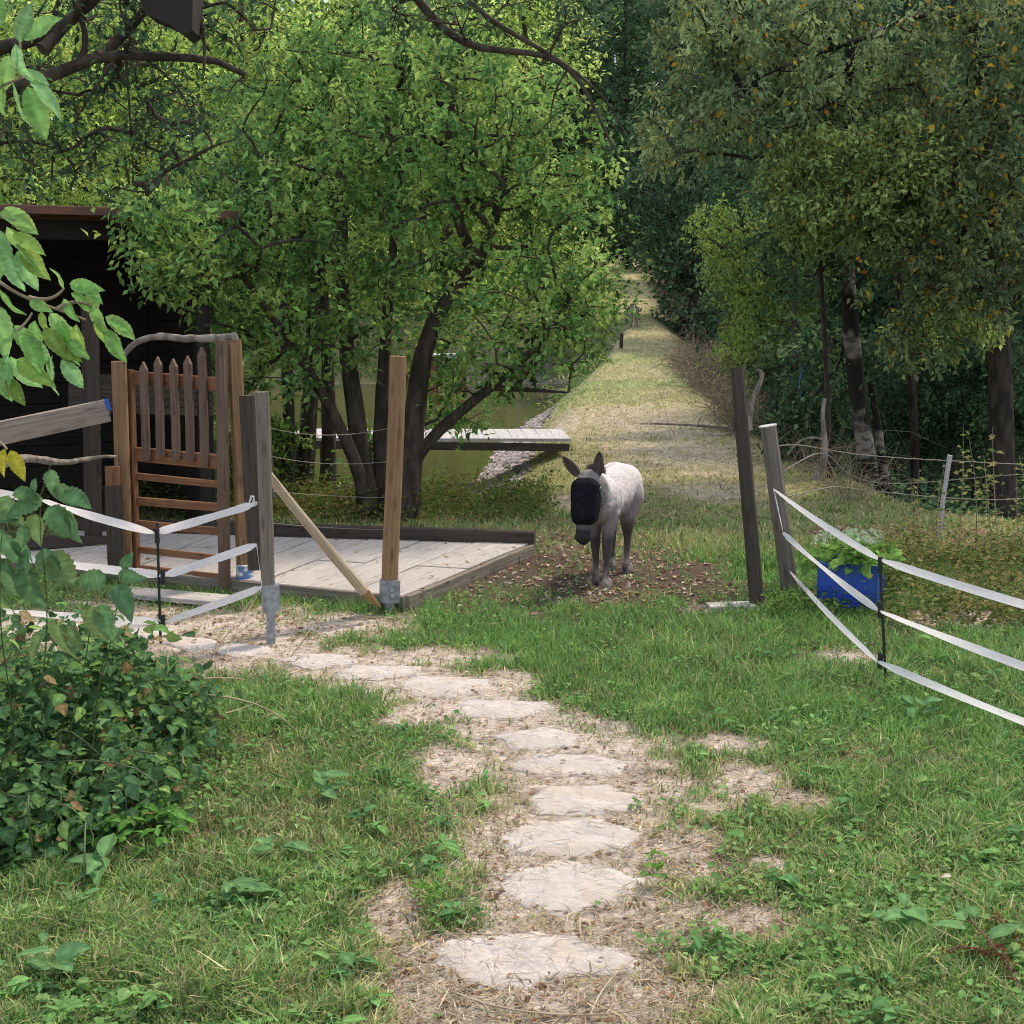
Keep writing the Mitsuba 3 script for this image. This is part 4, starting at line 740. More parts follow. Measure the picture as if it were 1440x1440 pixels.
# tall weeds
WE = [(1345, 800, 600), (1370, 790, 620), (1395, 815, 640), (1425, 800, 640), (1285, 800, 690), (1300, 790, 660), (1320, 810, 655), (1410, 820, 600), (1265, 795, 700), (1437, 815, 670)]
WL = ['thin tall weed just right of the white stake', 'second thin weed right of the white stake', 'thin weed left of the thick right trunk', 'leafy weed before the thick right trunk', 'short weed well left of the white stake', 'thin weed next left of the white stake', 'leafy weed right beside the foot of the white stake', 'tallest thin weed before the thick right trunk', 'short weed behind the blue planter', 'thin weed at the right edge of the picture']
for i, (u, vb, vt) in enumerate(WE):
    r = rng(330 + i); o = G(u, vb); yy = o[1]; t = P(u + r.uniform(-15, 10), vt, yy); c = curve([o, lerp(o, t, .5) + r.normal(0, .03, 3), t], 10)
    k = thing('tall_weed', WL[i], 'plant', 'tall thin weeds before the wood')
    put(part(k, 'stem'), tube(c, np.linspace(.006, .002, 10), 5), 'b_brush', smooth=True)
    n = 42; s = r.random(n) ** .8; idx = np.clip((s * 9).astype(int), 0, 9); pos = c[idx] + r.normal(0, .035, (n, 3))
    lf = leafquads(pos, np.c_[r.normal(0, 1, (n, 2)), r.normal(-.1, .3, n)], r.uniform(.03, .075, n), np.array([(.24, .27, .10), (.17, .22, .08), (.36, .33, .14)])[r.integers(0, 3, n)], .55, .2, r)
    put(part(k, 'leaves'), lf[:2], 'm_leaf', color=lf[2])

# ------------------------------------------------------------------ grass, litter, straw, gravel
def scatter(n, r, ymin, ymax, margin=.15, pw=2.0):
    """random places over the part of the ground in view, thinner with distance"""
    t = r.random(n); y = (ymin ** (1 - pw) + t * (ymax ** (1 - pw) - ymin ** (1 - pw))) ** (1 / (1 - pw))
    x = r.uniform(-1, 1, n) * (y * .365 + margin); return x, y
def in_deck(x, y):
    return contains_xy(sg.Polygon([A + [.05, -.05], B + [.08, .1], C + [0, .2], D + [0, -.05]]), x, y)
def grass(n, seed, ymin, ymax, w, h, pw, one=False):
    r = rng(seed); x, y = scatter(n, r, ymin, ymax, pw=pw); z = zones(x, y)
    dens = (1 - z['bare'] * .955) * (1 - z['patch'] * .55) * (1 - z['chips'] * .97) * (1 - z['tan'] * .75) * (1 - z['lit'] * .85) * (1 - z['wood'] * .8) * (1 - z['gravel'] * .97) * (.45 + .55 * sst(-.26, -.02, z['n']))
    dens = dens * ~on_stone(x, y) * ~in_deck(x, y) * (pond(x, y) < -.12)
    m = r.random(n) < dens; x, y = x[m], y[m]; n = len(x); z = {k: v[m] for k, v in z.items()}
    tuft = nz(x, y, 6.0, 61) ; hh = h * r.uniform(.35, 1.15, n) * (.15 + 1.5 * tuft ** 1.6 * 1.2) * (1 - .55 * np.maximum(z['bare'], z['patch'])) * lerp(1.0, .55, sst(11, 14, y))
    dry = np.clip(.10 + .5 * z['patch'] + .6 * z['bare'] + .9 * z['tan'] + .55 * (nz(x, y, .9, 64) - .5) + .18 * sst(6.2, 4.2, y) + .5 * sst(10.6, 12.5, y) + .2 * sst(13, 17, y) - .45 * sst(24, 28, y) * (1 - sst(33, 38, y)) * sst(.4, .6, nz(x, y, .35, 88)), 0, .92)
    g = np.array([(.19, .37, .10), (.145, .30, .10), (.26, .42, .11), (.20, .36, .15)])[r.integers(0, 4, n)]
    s = np.array([(.56, .52, .30), (.48, .43, .25), (.40, .44, .18)])[r.integers(0, 3, n)]
    c = np.where((r.random(n) < dry)[:, None], s, g) * np.clip(1 + r.normal(0, .30, n) + .9 * (nz(x, y, 5.0, 66) - .5), .35, 1.9)[:, None]
    p = np.c_[x, y, H(x, y) - .004]; a = r.uniform(0, 2*np.pi, n); sd_ = np.c_[np.cos(a), np.sin(a), 0*a]
    b = r.uniform(0, 2*np.pi, n); ln = np.c_[np.cos(b), np.sin(b), 0*b] * (hh * np.abs(r.normal(.5, .6, n)).clip(0, 2.2))[:, None]
    ww = w * r.uniform(.6, 1.3, n)[:, None]
    if one:
        V = np.stack([p - sd_*ww, p + sd_*ww, p + ln + np.c_[0*a, 0*a, hh]], 1).reshape(-1, 3); k = np.arange(n)[:, None]*3; Fc = k + [0, 1, 2]; return V, Fc, np.repeat(c, 3, 0)
    mid = p + ln*.35 + np.c_[0*a, 0*a, hh*.62]; tip = p + ln + np.c_[0*a, 0*a, hh*.92]
    V = np.stack([p - sd_*ww*.8, p + sd_*ww*.8, mid - sd_*ww*.7, mid + sd_*ww*.7, tip], 1).reshape(-1, 3); k = np.arange(n)[:, None]*5
    return V, np.stack([k + [0, 1, 3], k + [0, 3, 2], k + [2, 3, 4]], 1).reshape(-1, 3), np.repeat(c, 5, 0)
def joinc(ms):
    m = join([x[:2] for x in ms]); return m[0], m[1], np.vstack([x[2] for x in ms])
gm = joinc([grass(190000, 1, 3.7, 7.0, .0040, .10, 1.6), grass(130000, 2, 7.0, 12.5, .0055, .11, 1.6, True), grass(150000, 3, 10.5, 46, .010, .12, 1.6, True)])
scene['grass'] = mikit.ply(gm[:2], 'm_grass', color=gm[2]); lab('grass', 'short patchy meadow grass with dry blades', 'grass', kind='stuff')
# broad leaved herbs and clover in the sward
r = rng(401); x, y = scatter(60000, r, 3.7, 12, pw=1.7); z = zones(x, y)
m = (r.random(len(x)) < (1 - z['bare']) * (1 - z['chips']) * sst(.45, .6, nz(x, y, 2.3, 71))) & ~on_stone(x, y) & ~in_deck(x, y); x, y = x[m], y[m]; n = len(x)
pos = np.c_[x, y, H(x, y) + r.uniform(.0, .05, n)]
lf = leafquads(pos, np.c_[r.normal(0, 1, (n, 2)), r.normal(.15, .25, n)], r.uniform(.016, .042, n), np.array([(.20, .38, .12), (.15, .30, .11), (.27, .42, .16)])[r.integers(0, 3, n)] * r.uniform(.7, 1.3, (n, 1)), .8, .15, r, r.normal(0, .3, (n, 3)) + [0, 0, 1])
scene['clover'] = mikit.ply(lf[:2], 'm_leaf', color=lf[2]); lab('clover', 'clover and small broad leaves among the grass', 'clover', kind='stuff')
def flatlitter(n, seed, ymin, ymax, dens, size, cols, asp, lift=.006, pw=1.8, crumple=.3):
    r = rng(seed); x, y = scatter(n, r, ymin, ymax, pw=pw); z = zones(x, y); m = (r.random(n) < dens(z, x, y)) & (pond(x, y) < -.1); x, y = x[m], y[m]; n = len(x)
    hz = H(x, y) + lift + np.where(in_deck(x, y), DZ, 0) + np.where(on_stone(x, y), .018, 0)
    return leafquads(np.c_[x, y, hz], np.c_[r.normal(0, 1, (n, 2)), r.normal(.0, .12, n)], size * r.uniform(.5, 1.4, n), np.array(cols)[r.integers(0, len(cols), n)] * r.uniform(.6, 1.25, (n, 1)), asp, crumple, r, r.normal(0, .22, (n, 3)) + [0, 0, 1])
BRN = [(.40, .28, .19), (.55, .45, .34), (.24, .14, .09), (.32, .19, .12), (.48, .36, .2)]
d1 = lambda z, x, y: np.clip(.05 + .35 * z['bare'] + .9 * z['chips'] + .8 * z['lit'] + .25 * z['patch'], 0, 1) * (1 - .95 * on_stone(x, y)) * np.where(in_deck(x, y), .12, 1)
lm_ = joinc([flatlitter(16000, 410, 3.7, 8.5, d1, .030, BRN, .6), flatlitter(14000, 411, 8.5, 15, d1, .045, BRN + [(.62, .55, .48)], .6)])
scene['leaf_litter'] = mikit.ply(lm_[:2], 'm_litter', color=lm_[2]); lab('leaf_litter', 'dry fallen leaves and bark chips scattered on bare soil', 'leaf litter', kind='stuff')
d2 = lambda z, x, y: np.clip(.10 + .8 * z['bare'] + .5 * z['patch'], 0, 1) * np.where(in_deck(x, y), .0, 1) * (1 - .9 * on_stone(x, y))
sm = joinc([flatlitter(42000, 412, 3.7, 7.5, d2, .075, [(.56, .49, .37), (.48, .41, .30), (.38, .30, .22)], .055, .010), flatlitter(14000, 413, 7.5, 12, d2, .095, [(.56, .48, .33), (.45, .37, .24)], .06, .010)])
scene['straw'] = mikit.ply(sm[:2], 'm_litter', color=sm[2]); lab('straw', 'scattered dry straw and cut grass on the path', 'straw', kind='stuff')
# gravel of the pond shore
r = rng(420); n = 5200; y = r.uniform(15.2, 34, n); xs_ = np.interp(y, SHY, SHX); x = xs_ + r.uniform(-.15, .95, n); m = zones(x, y)['gravel'] > r.random(n); x, y = x[m], y[m]; n = len(x)
ico = trimesh.creation.icosphere(subdivisions=0); iv, if_ = np.array(ico.vertices), np.array(ico.faces)
s = r.uniform(.02, .07, n)[:, None, None] * r.uniform(.6, 1.3, (n, 1, 3)) * [1, 1, .6]; V = (iv[None] * s * r.uniform(.75, 1.25, (n, 12, 1)) + np.c_[x, y, H(x, y) + .01][:, None]).reshape(-1, 3)
scene['gravel'] = mikit.ply((V, (if_[None] + (np.arange(n)*12)[:, None, None]).reshape(-1, 3)), 'm_vert', color=np.repeat(np.array([(.34, .30, .29), (.26, .22, .21), (.42, .38, .36)])[r.integers(0, 3, n)], 12, 0)); lab('gravel', 'grey stones on the pond shore below the jetty', 'gravel', kind='stuff')

# ------------------------------------------------------------------ near plants on the left
def stemmed(name, label, cat, stems, leafs, lmk, cols, seed, group=None, smat='b_brush', srad=.006):
    """stems as lines, leaves as parts of their own: leafs = (u, v, y, angle seen, length px, face)"""
    r = rng(seed); k = thing(name, label, cat, group)
    for s in stems:
        c = curve([P(*q) for q in s], 14); put(part(k, 'stem'), tube(c, np.linspace(srad, srad*.45, 14), 6), smat, smooth=True)
    for i, (u, v, y, ang, L) in enumerate(leafs):
        a = math.radians(ang); d = np.array([math.cos(a), r.uniform(-.5, .25), -math.sin(a)]); up = np.array([-math.sin(a)*.3, -.75, .55]) + r.normal(0, .32, 3)
        lm = lmk(i); m = place_leaf(lm, P(u, v, y), d, up, L * y / F * 1.0); c = np.array(cols[r.integers(len(cols))]) * r.uniform(.75, 1.2)
        put(part(k, 'leaf'), m, 'm_leaf', smooth=True, color=leafcol(lm, c, r))
    return k
EL = lambda i: leafmesh(17, .5, fold=.3, curl=.25 + .1*(i % 3), saw=.05, seed=i % 4)
ELC = [(.27, .50, .16), (.22, .44, .13), (.33, .55, .18), (.27, .50, .21)]
ya = 3.5
stemmed('elder_shrub', 'bright green shrub sprig with pointed leaflets at the top left corner', 'shrub',
  [[(-40, 150, ya), (5, 120, ya), (30, 110, ya)], [(30, 110, ya), (28, 60, ya)]],
  [(28, 60, ya, -75, 55), (32, 56, ya, -35, 58), (22, 62, ya, 80, 52), (12, 78, ya, 95, 48), (-8, 40, ya, -70, 45), (2, 108, ya, 110, 55), (20, 114, ya, 85, 62), (38, 122, ya, 70, 70), (42, 115, ya, 35, 60), (10, 98, ya, 150, 40), (34, 100, ya, 20, 35), (-10, 118, ya, 100, 50)], EL, ELC, 510)
stemmed('elder_shrub', 'bright green shrub with big pointed leaflets before the dark shed', 'shrub',
  [[(-60, 330, ya), (-10, 390, ya), (40, 420, ya), (80, 435, ya), (120, 450, ya + .05)], [(40, 418, ya), (80, 415, ya), (90, 405, ya)], [(80, 435, ya), (105, 425, ya), (132, 432, ya)], [(-40, 500, ya), (0, 480, ya), (30, 460, ya), (45, 440, ya)], [(-40, 290, ya), (0, 305, ya), (20, 310, ya)]],
  [(6, 292, ya, 40, 55), (0, 300, ya, 15, 48), (10, 318, ya, 60, 55), (-4, 322, ya, 85, 70), (18, 330, ya, 25, 48), (22, 345, ya, 30, 55), (8, 350, ya, 75, 60), (25, 352, ya, 70, 58), (-5, 340, ya, 110, 55), (30, 350, ya, 50, 55),
   (88, 408, ya, -95, 32), (98, 400, ya, 5, 45), (100, 412, ya, 40, 42), (90, 420, ya, 65, 36), (112, 396, ya, 35, 40), (120, 404, ya, 60, 38),
   (132, 426, ya, 75, 50), (148, 446, ya, 30, 50), (150, 462, ya, 65, 52), (140, 440, ya, 95, 42), (152, 452, ya, 15, 30),
   (42, 424, ya, 20, 36), (58, 438, ya, 80, 30), (70, 440, ya, 55, 48), (82, 450, ya, 70, 60), (50, 450, ya, 95, 52), (62, 462, ya, 45, 52), (90, 470, ya, 80, 48), (108, 455, ya, 88, 50), (45, 475, ya, 60, 46), (96, 478, ya, 40, 40),
   (20, 458, ya, 50, 55), (30, 470, ya, 45, 62), (12, 498, ya, 100, 60), (15, 500, ya, 65, 62), (24, 506, ya, 30, 60), (-6, 500, ya, 80, 70), (75, 500, ya, 105, 55), (86, 506, ya, 55, 50), (10, 530, ya, 60, 45), (80, 490, ya, 20, 38), (-5, 430, ya, 75, 70), (0, 405, ya, 60, 48)], EL, ELC + [(.26, .40, .10)], 511)
for i, (u, v) in enumerate(((8, 640), (14, 636))): pass
stemmed('yellow_sprig', 'pair of yellow leaves hanging before the sloping plank rail', 'sprig', [[(-30, 610, ya), (0, 622, ya), (10, 632, ya)]], [(8, 630, ya, 100, 40), (14, 634, ya, 60, 45)], EL, [(.50, .48, .06)], 512)
NE = lambda i: leafmesh(17, .62, fold=.2, curl=.25 + .1*(i % 3), saw=.09, heart=True, seed=i % 4)
NEC = [(.14, .27, .12), (.11, .23, .11), (.18, .31, .13)]
yn = 4.8
stemmed('nettle_plant', 'dark green nettle with toothed leaves before the white tapes', 'plant',
  [[(70, 1080, yn + .75), (60, 950, yn + .4), (62, 800, yn), (58, 690, yn), (72, 650, yn)], [(20, 1080, yn + .75), (10, 950, yn + .4), (0, 800, yn), (5, 720, yn)], [(130, 1060, yn + .8), (140, 960, yn + .5), (160, 880, yn), (172, 800, yn)], [(90, 1060, yn + .8), (120, 930, yn + .4), (128, 850, yn)]],
  [(72, 660, yn, 85, 42), (80, 680, yn, 60, 40), (52, 672, yn, 110, 40), (90, 690, yn, 30, 46), (60, 700, yn, 160, 55), (66, 715, yn, 40, 60), (78, 712, yn, 25, 35), (50, 722, yn, 95, 50), (30, 728, yn, 190, 45), (95, 720, yn, 75, 48), (40, 740, yn, 120, 40), (70, 735, yn, 45, 30),
   (62, 770, yn, 75, 62), (72, 776, yn, 55, 66), (40, 772, yn, 110, 60), (28, 800, yn, 60, 68), (10, 790, yn, 95, 62), (-5, 740, yn, 70, 70), (0, 700, yn, 50, 55), (20, 690, yn, 10, 45), (15, 760, yn, 30, 40),
   (150, 812, yn, 170, 52), (166, 806, yn, 20, 40), (162, 822, yn, 55, 55), (172, 800, yn, -60, 28), (128, 850, yn, 85, 62), (140, 850, yn, 70, 55), (75, 870, yn, 80, 72), (95, 880, yn, 60, 40), (60, 890, yn, 130, 45)], NE, NEC + [(.16, .25, .10)], 513, smat='m_stem', srad=.0035)
# dark bramble mass
r = rng(520); k = thing('bramble_bush', 'dark leafy bramble bush along the left edge of the grass', 'bush'); ms = []
def inb(x, y): return 1.0
cl = []
for (u, v, y, ru, rv) in ((60, 960, 5.9, 110, 60), (150, 950, 6.1, 110, 45), (40, 1040, 5.6, 110, 70), (130, 1050, 5.7, 100, 50), (40, 1130, 5.3, 100, 50), (130, 1130, 5.35, 100, 40), (-60, 1000, 5.6, 90, 120), (230, 985, 6.2, 60, 35), (-20, 1180, 5.1, 70, 40), (90, 905, 6.0, 120, 35), (255, 1010, 6.2, 60, 45), (200, 1090, 5.6, 60, 40)):
    c, rd = bl(u, v, y, ru, rv, 120); d = unit(r.normal(0, 1, (72, 3))); cl.append(c + d * (r.random((72, 1)) ** .45) * rd * 1.12)
cl = np.vstack(cl); cl = cl[cl[:, 2] > H(cl[:, 0], cl[:, 1]) + .02]
VV, CC = [], []
for i, o in enumerate(cl):
    for j in range(5):
        lm = leafmesh(7, .72, fold=.2, curl=.3, saw=.08, heart=True, seed=(i + j) % 5); q = place_leaf(lm, o + r.normal(0, .045, 3), np.r_[r.normal(0, 1, 2), r.normal(-.15, .35)], r.normal(0, .4, 3) + [0, -.35, 1], r.uniform(.028, .078)); VV.append(q)
        CC.append(leafcol(lm, np.array([(.11, .22, .09), (.09, .18, .085), (.16, .30, .10), (.12, .23, .11), (.24, .38, .12), (.28, .21, .11)][r.choice(6, p=[.26, .26, .2, .13, .1, .05])]) * r.uniform(.6, 1.35), r))
m = join(VV); put(part(k, 'crown'), m[:2], 'm_leaf', smooth=True, color=np.vstack(CC)); labels[k + '__crown'] = {'kind': 'stuff'}
for i in range(46):
    o = cl[r.integers(len(cl))]; b = np.array([o[0] + r.normal(0, .2), o[1] + r.normal(0, .2), 0]); b[2] = float(H(b[0], b[1])); ms.append(tube(curve([b, lerp(b, o, .6) + [0, 0, .12], o, o + r.normal(0, .12, 3)], 10), np.linspace(.005, .002, 10), 5, caps=False))
put(part(k, 'stems'), join(ms), 'm_stem', smooth=True); labels[k + '__stems'] = {'kind': 'stuff'}
# ground elder at its foot
r = rng(530); k = thing('ground_elder', 'fresh green ground elder at the foot of the bramble bush', 'plant'); VV, CC = [], []
for i in range(230):
    g0 = G(r.uniform(-40, 260), r.uniform(1130, 1215)); h = r.uniform(.03, .16); o = g0 + [0, 0, h]
    for j in range(3):
        lm = leafmesh(7, .6, saw=.1, seed=(i + j) % 5); VV.append(place_leaf(lm, o, np.r_[r.normal(0, 1, 2), r.normal(0, .15)], r.normal(0, .25, 3) + [0, -.2, 1], r.uniform(.04, .075))); CC.append(leafcol(lm, np.array([.13, .30, .07]) * r.uniform(.65, 1.3), r))
m = join(VV); put(part(k, 'leaves'), m[:2], 'm_leaf', smooth=True, color=np.vstack(CC)); labels[k + '__leaves'] = {'kind': 'stuff'}
# single broad leaves in the grass
DK = [((150, 1245), 5, 'broad dock plant in the grass below the bramble bush'), ((330, 1280), 5, 'dock plant with pale leaves left of the nearest stone'), ((75, 1390), 4, 'low dock plant at the bottom left corner'), ((390, 1215), 4, 'dock plant midway between bramble and path'), ((600, 1280), 6, 'small leafy plant beside the second stone'), ((925, 1250), 6, 'bright green tuft right of the second stone'),
      ((1270, 1310), 4, 'broad leaf plant in the grass at lower right'), ((1360, 1340), 5, 'dock leaves beside the rusty seed stalks'), ((240, 1180), 5, 'leafy plant where the bramble meets the grass'), ((1290, 1020), 4, 'small leafy plant below the lowest right tape'), ((460, 1130), 4, 'small dark plant left of the path')]
for i, ((u, v), n, lb) in enumerate(DK):
    r = rng(540 + i); k = thing('dock_plant', lb, 'plant'); o = G(u, v)
    big = i not in (4, 5)
    for j in range(n + 2):
        a = r.uniform(0, 6.28); lm = leafmesh(9, .5 if big else .35, curl=.35, seed=j % 5)
        put(part(k, 'leaf'), place_leaf(lm, o + [r.normal(0, .02), r.normal(0, .02), .04 + r.uniform(0, .07)], np.array([math.cos(a), math.sin(a), r.uniform(.15, .7)]), [0, -.1, 1] + r.normal(0, .2, 3), r.uniform(.08, .15) if big else r.uniform(.05, .08)), 'm_leaf', smooth=True, color=leafcol(lm, np.array([.17, .33, .14] if big else [.14, .30, .06]) * r.uniform(.8, 1.2), r))
r = rng(555); x, y = scatter(420, r, 3.8, 8.5, pw=1.6); z = zones(x, y); m = (z['bare'] < .5) & ~on_stone(x, y); x, y = x[m], y[m]; VV, CC = [], []
for a, b in zip(x, y):
    o = np.array([a, b, float(H(a, b))]); c0 = np.array([(.19, .38, .13), (.14, .30, .12), (.26, .42, .16)][r.integers(3)]); L = r.uniform(.03, .075)
    for j in range(r.integers(5, 10)):
        t = r.uniform(0, 6.28); lm = leafmesh(5, r.uniform(.35, .7), curl=.4, seed=j % 5); VV.append(place_leaf(lm, o + [r.normal(0, .012), r.normal(0, .012), r.uniform(.01, .07)], np.array([math.cos(t), math.sin(t), r.uniform(-.1, .6)]), [0, 0, 1] + r.normal(0, .25, 3), L * r.uniform(.6, 1.2))); CC.append(leafcol(lm, c0 * r.uniform(.75, 1.2), r))
m = join(VV); scene['meadow_weeds'] = mikit.ply(m[:2], 'm_leaf', smooth=True, color=np.vstack(CC)); lab('meadow_weeds', 'small broad leaved weeds scattered through the lawn', 'weeds', kind='stuff')
# rusty dock seed stalks
k = thing('dock_seed_stalk', 'rusty brown dock seed stalks lying in the grass at lower right', 'plant'); r = rng(560)
for a, b in (((1438, 1400), (1350, 1285)), ((1440, 1345), (1395, 1290)), ((1425, 1385), (1400, 1330)), ((1400, 1355), (1330, 1338))):
    p0, p1 = G(*a, .04), G(*b, .09); c = curve([p0, lerp(p0, p1, .5) + [0, 0, .03], p1], 12); put(part(k, 'stalk'), tube(c, .003, 5), 'm_rust', smooth=True)
    n = 110; i = r.integers(1, 12, n); lf = leafquads(c[i] + r.normal(0, .008, (n, 3)), r.normal(0, 1, (n, 3)), r.uniform(.006, .014, n), np.array([(.16, .06, .035), (.22, .10, .05)])[r.integers(0, 2, n)], .7, .2, r); put(part(k, 'seeds'), lf[:2], 'm_litter', color=lf[2])
# dry stalks
DS = [([(262, 975, .28), (340, 985, .26), (395, 1010, .12), (425, 1035, .02)], 'dry bent stalk with a kink beside the bramble bush'), ([(190, 985, .3), (270, 958, .3), (345, 957, .2)], 'straight dry stalk poking from the bramble bush'), ([(180, 1015, .2), (255, 1006, .2), (320, 1003, .1), (370, 985, .1)], 'lower dry stalk lying out of the bramble bush'),
      ([(300, 930, .05), (335, 870, .12), (372, 820, .3)], 'dry stalk leaning on the metal ground spike'), ([(318, 925, .05), (345, 865, .15), (378, 815, .3)], 'second dry stalk leaning on the metal ground spike'), ([(412, 918, .02), (440, 880, .06), (452, 862, .09)], 'short yellow dry stalk standing before the deck'),
      ([(640, 1398, .02), (740, 1425, .02), (860, 1428, .03), (990, 1395, .03)], 'long dry stalk lying across the path bottom'), ([(830, 1430, .02), (850, 1390, .03), (900, 1345, .04)], 'dry stalk lying over the right end of the nearest stone'), ([(900, 1200, .02), (980, 1185, .02), (1010, 1172, .02)], 'thin dry stalk lying right of the third stone')]
for i, (c, lb) in enumerate(DS):
    k = thing('dry_stalk', lb, 'stalk', None); put(part(k, 'stem'), tube(curve([G(u, v, h) for u, v, h in c], 18), np.linspace(.0048, .002, 18) * (1.2 if i < 3 else .85), 6), 'w_pole', smooth=True)
# pale single leaves
for i, (u, v, L, c, lb) in enumerate(((332, 1228, .055, (.62, .55, .47), 'pale dry leaf standing in the grass at lower left'), (1165, 1230, .04, (.62, .5, .38), 'pale round leaf in grass right of the path'), (1338, 1232, .04, (.66, .52, .42), 'pinkish leaf in the grass at lower right'), (60, 1345, .06, (.42, .5, .30), 'pale green leaf flat in the grass at far lower left'), (402, 1418, .05, (.5, .38, .26), 'brown curled leaf at the bottom edge left of the path'))):
    r = rng(580 + i); lm = leafmesh(9, .55, curl=.5, seed=i); put(thing('fallen_leaf', lb, 'leaf'), place_leaf(lm, G(u, v, .04), [r.normal(), r.normal(), .3], [0, -.5, 1], L), 'm_litter', smooth=True, color=leafcol(lm, c, r))

# ------------------------------------------------------------------ donkey
def chain(js):
    out = []
    for a, b in zip(js[:-1], js[1:]):
        out.append(m3.Manifold.batch_hull([m3.Manifold.sphere(j[3], 28).translate(j[:3]) for j in (a, b)]))
    return out
def hullof(js): return m3.Manifold.batch_hull([m3.Manifold.sphere(j[3], 28).translate(j[:3]) for j in js])
def smoothbody(ms, edge=.014, it=14):
    m = m3.Manifold.batch_boolean(ms, m3.OpType.Add).refine_to_length(edge).to_mesh(); t = trimesh.Trimesh(m.vert_properties[:, :3], m.tri_verts)
    trimesh.smoothing.filter_taubin(t, lamb=.55, nu=.5, iterations=it); return np.array(t.vertices), np.array(t.faces)
body = [hullof([(-.40, .06, .665, .155), (-.40, -.06, .665, .155), (-.2, 0, .675, .185), (-.46, 0, .70, .11)]), hullof([(-.2, 0, .675, .185), (0, 0, .655, .195), (-.18, 0, .63, .185)]), hullof([(0, 0, .655, .195), (.2, 0, .62, .178), (.22, 0, .74, .10)]), hullof([(.2, 0, .62, .175), (.32, 0, .60, .125), (.26, 0, .74, .10)])]
neck = [hullof([(.24, 0, .66, .155), (.30, 0, .74, .10), (.44, -.015, .76, .10)]), hullof([(.44, -.015, .76, .10), (.52, -.03, .80, .085), (.42, -.015, .70, .11)])]
HX, HY = .53, -.035
head = [hullof([(HX, HY, .80, .078), (HX + .05, HY, .755, .082), (HX - .01, HY, .70, .09)]), hullof([(HX + .05, HY, .755, .08), (HX - .0, HY, .69, .09), (HX + .10, HY, .56, .062)]), hullof([(HX + .10, HY, .56, .06), (HX + .13, HY, .435, .048), (HX + .105, HY, .42, .042)]), hullof([(HX + .13, HY + .02, .43, .039), (HX + .13, HY - .02, .43, .039), (HX + .11, HY, .402, .033)])]
legs = []
for s, dx in ((1, .03), (-1, -.05)): legs += chain([(.23, s*.07, .56, .095), (.245 + dx*.5, s*.068, .42, .058), (.25 + dx, s*.062, .275, .038), (.245 + dx, s*.06, .20, .028), (.245 + dx, s*.058, .10, .026), (.262 + dx, s*.058, .055, .031), (.275 + dx, s*.058, .03, .042)])
for s, dx in ((1, .06), (-1, -.04)): legs += chain([(-.38, s*.09, .60, .145), (-.33, s*.095, .46, .085), (-.42 + dx, s*.088, .315, .043), (-.43 + dx, s*.085, .20, .029), (-.415 + dx, s*.082, .10, .026), (-.40 + dx, s*.082, .055, .036), (-.388 + dx, s*.082, .03, .041)])
tail = chain([(-.52, 0, .72, .03), (-.57, 0, .60, .026), (-.575, 0, .42, .03), (-.57, 0, .30, .012)])
V, Fc = smoothbody(body + neck + head + legs + tail, .011)
def ear(s):
    t = np.linspace(0, 1, 10); L = .17; dirv = unit(np.array([.1, s*.72, .85])) if s < 0 else unit(np.array([-.1, s*.06, 1.0]))
    fwd = unit(np.array([1, s*.25, 0])); wv = unit(np.cross(dirv, fwd)); fr = np.cross(wv, dirv)
    o = np.array([HX - .005, HY + s*.068, .842]); w = .038 * np.sin(np.pi * (.10 + .86*t) ** .85) ** .65; w[-1] *= .45
    ring = []; ph = np.linspace(-2.4, 2.4, 11)
    out = []
    for a, q in zip(t, w):
        c = o + dirv*L*a; out.append(c + (np.sin(ph)[:, None]*wv*q + (-np.cos(ph))[:, None]*fr*q*.55)); 
    v1 = np.array(out); v2 = []
    for a, q in zip(t, w):
        c = o + dirv*L*a; q2 = q*.8; v2.append(c + (np.sin(ph)[:, None]*wv*q2 + (-np.cos(ph))[:, None]*fr*q2*.5))
    v2 = np.array(v2); n = 11; i, j = np.meshgrid(np.arange(9), np.arange(10), indexing='ij'); k = i*n + j
    fa = np.stack([k, k+1, k+n+1, k+n], -1).reshape(-1, 4); N = v1.shape[0]*n
    rim = [];
    for i in range(9): rim += [[i*n, (i+1)*n, N+(i+1)*n, N+i*n], [i*n+n-1, N+i*n+n-1, N+(i+1)*n+n-1, (i+1)*n+n-1]]
    for j in range(10): rim.append([9*n+j, 9*n+j+1, N+9*n+j+1, N+9*n+j])
    return np.vstack([v1.reshape(-1, 3), v2.reshape(-1, 3)]), np.vstack([fa, fa[:, ::-1] + N, rim])
front = P(843, 832, 10.25); front[2] = float(H(front[0], front[1]))
yaw = math.atan2(-.93, -.27); cy, sy = math.cos(yaw), math.sin(yaw); SC = 1.02
off = np.array([front[0], front[1], front[2] - .002]) - SC * np.array([cy*.28 - sy*(-.0), sy*.28 + cy*(-.0), 0])
def dk(v): v = np.asarray(v) * SC; return np.c_[cy*v[:, 0] - sy*v[:, 1], sy*v[:, 0] + cy*v[:, 1], v[:, 2]] + off
